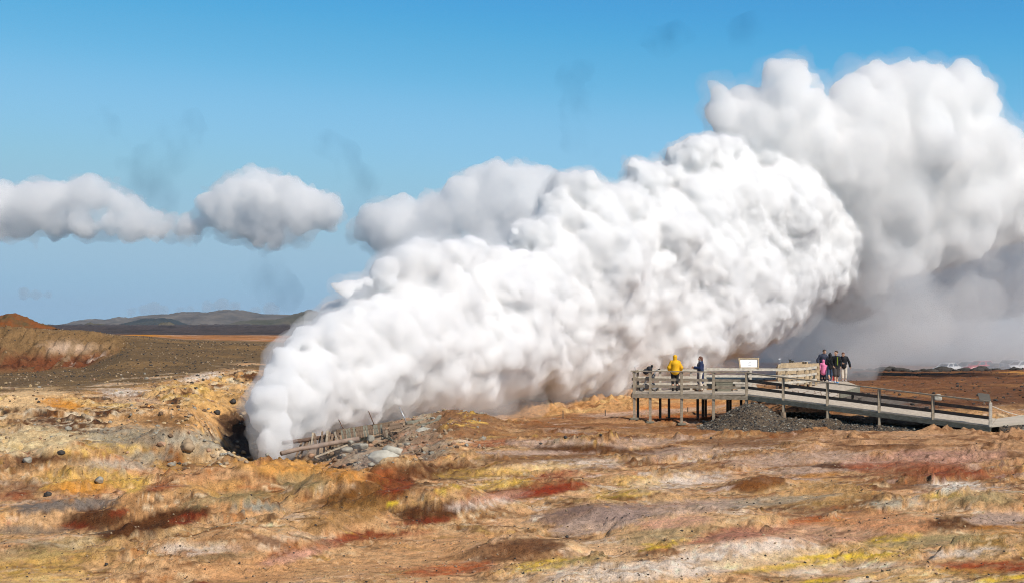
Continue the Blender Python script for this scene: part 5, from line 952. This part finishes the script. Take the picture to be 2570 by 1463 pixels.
lump('seat',[((-.12,-.12,.62),(-.12,.12,.62),.1,.1),((.1,-.12,.66),(.14,.12,.66),.11,.11),((.2,-.1,.8),(.2,.1,.8),.07,.07)],FAB); lump('canopy',[((-.2,-.1,.96),(-.2,.1,.96),.14,.14),((-.03,-.12,1.1),(-.03,.12,1.1),.13,.13)],FAB); lump('canopy_brace',[((.1,-.16,1.24),(.05,-.16,.8),.025,.025),((.1,.16,1.24),(.05,.16,.8),.025,.025),((.08,-.16,1.24),(.12,.16,1.24),.06,.06)],RUB_,.015,.03); lump('basket',[((-.2,-.12,.3),(-.2,.12,.3),.09,.09),((.15,-.12,.32),(.15,.12,.32),.1,.1)],FAB,.02,.2); lump('cup',[((-.02,-.2,.66),(-.02,-.2,.72),.035,.035)],YJ,.012,.02)
# -- cars beyond the field
GLASSC=plain('car_window',(.03,.04,.05),.08,.1,2,spec=.8); TYRE=plain('tyre',(.02,.02,.02),.8,.2,9); LAMP=plain('headlight_glass',(.85,.86,.85),.12,.05,4,spec=.9); RIM=plain('wheel_rim',(.45,.45,.46),.3,.1,5,metal=.7)
def car(label,px,y,head,paint,suv=False):
    x=X_(px,y); z=ground_z(x,y); t=thing('parked_car',label,'car',(x,y,z),'cars parked in the haze behind the field'); a=math.radians(head); R_=np.array([[math.cos(a),-math.sin(a),0],[math.sin(a),math.cos(a),0],[0,0,1]]); k=1.12 if suv else 1.
    # body: cross sections along the length (x: nose negative)
    st_=[(-2.1,.62,.38,.62),(-2.02,.78,.30,.74),(-1.3,.86,.26,.88),(-.75,.88,.25,.98),(.3,.89,.25,1.0),(1.3,.88,.26,1.0),(1.95,.84,.32,.98),(2.1,.74,.45,.9)]
    V_=[];n=8
    for X0,hw,zb,zt in st_:
        for yy,zz in ((-hw*.92,zb),(-hw,zb+.18),(-hw,zt-.2),(-hw*.9,zt),(hw*.9,zt),(hw,zt-.2),(hw,zb+.18),(hw*.92,zb)): V_.append((X0,yy,zz*k))
    f=[(i*n+j,(i+1)*n+j,(i+1)*n+(j+1)%n,i*n+(j+1)%n) for i in range(len(st_)-1) for j in range(n)]+[tuple(range(n)),tuple(range((len(st_)-1)*n,len(st_)*n))[::-1]]
    def put(name,V_,f,mat,sm=False,parent=t): me=bpy.data.meshes.new(name); me.from_pydata([tuple(np.array(v)@R_.T) for v in V_],[],f); me.polygons.foreach_set('use_smooth',[sm]*len(f)); return link(name,me,parent,mat)
    put('body',V_,f,paint,True)
    def loft(secs):
        V_=[];
        for X0,hw,z0 in secs: V_+=[(X0,-hw,z0*k),(X0,hw,z0*k)]
        return V_
    e=.5 if suv else 0
    cab=[(-.85,-.78,.97),(-.85,.78,.97),(-.15,-.62,1.42),(-.15,.62,1.42),(1.0+e,-.62,1.44),(1.0+e,.62,1.44),(1.75+e*.4,-.76,.99),(1.75+e*.4,.76,.99)]; cab=[(p,q,r*k) for p,q,r in cab]
    put('roof',cab,[(2,3,5,4),(0,1,3,2),(4,5,7,6),(0,2,4,6),(1,7,5,3)],paint)
    def win(q4,name='window'): put(name,q4,[(0,1,2,3)],GLASSC)
    s_=lambda p,q,u:tuple(np.array(p)*(1-u)+np.array(q)*u)
    def inset(a_,b_,c_,d_,o,mx=.08,my=.1):
        bl=lambda u,v: np.array(a_)*(1-u)*(1-v)+np.array(b_)*u*(1-v)+np.array(c_)*u*v+np.array(d_)*(1-u)*v
        return [tuple(bl(u,v)+np.array(o)) for u,v in ((mx,my),(1-mx,my),(1-mx,1-my),(mx,1-my))]
    win(inset(cab[0],cab[1],cab[3],cab[2],(-.012,0,.01)),'windscreen'); win(inset(cab[6],cab[7],cab[5],cab[4],(.012,0,.01)),'rear_window')
    for q,o in ((0,(0,-.012,.004)),(1,(0,.012,.004))):
        A,B,C_,D_=cab[q],cab[6+q],cab[4+q],cab[2+q]; m1=s_(A,B,.5); m2=s_(D_,C_,.5); win(inset(A,m1,m2,D_,o,.1,.1)); win(inset(m1,B,C_,m2,o,.1,.1))
    for wx_ in (-1.35,1.35):
        for wy_ in (-.8,.8):
            mb=MB().tube([(wx_,wy_-.1,.32),(wx_,wy_+.1,.32)],.32,16); w_=put('wheel',mb.v,mb.f,TYRE); mb=MB().tube([(wx_,wy_-.115,.32),(wx_,wy_+.115,.32)],.2,12); put('rim',mb.v,mb.f,RIM,False,w_)
    for q in (-.6,.6): mb=MB().beam((-2.1,q-.16,.66*k),(-2.1,q+.16,.66*k),.1,.14); put('headlight',mb.v,mb.f,LAMP)
    for q in (-.95,.95): mb=MB().beam((-.65,q-.08,1.0*k),(-.65,q+.08,1.0*k),.1,.14); put('mirror',mb.v,mb.f,paint)
    return t
def paint(n,c): return plain(n,c,.25,.04,1,spec=.6)
WP,RP,DP,GP=paint('white_paint',(.72,.74,.76)),paint('red_paint',(.50,.02,.035)),paint('dark_blue_paint',(.03,.04,.06)),paint('grey_paint',(.10,.11,.13))
car('white car leftmost of the parked cars with its headlights towards us',2375,178,38,WP); car('dark grey car between the white and the red car',2424,184,35,GP); car('red car among the parked cars behind the brown field',2455,179,25,RP,True); car('dark car right of the red car',2502,176,40,DP); car('dark tall car behind the dark car at right',2528,184,38,GP,True); car('pale car rightmost of the parked cars',2556,180,28,WP,True)
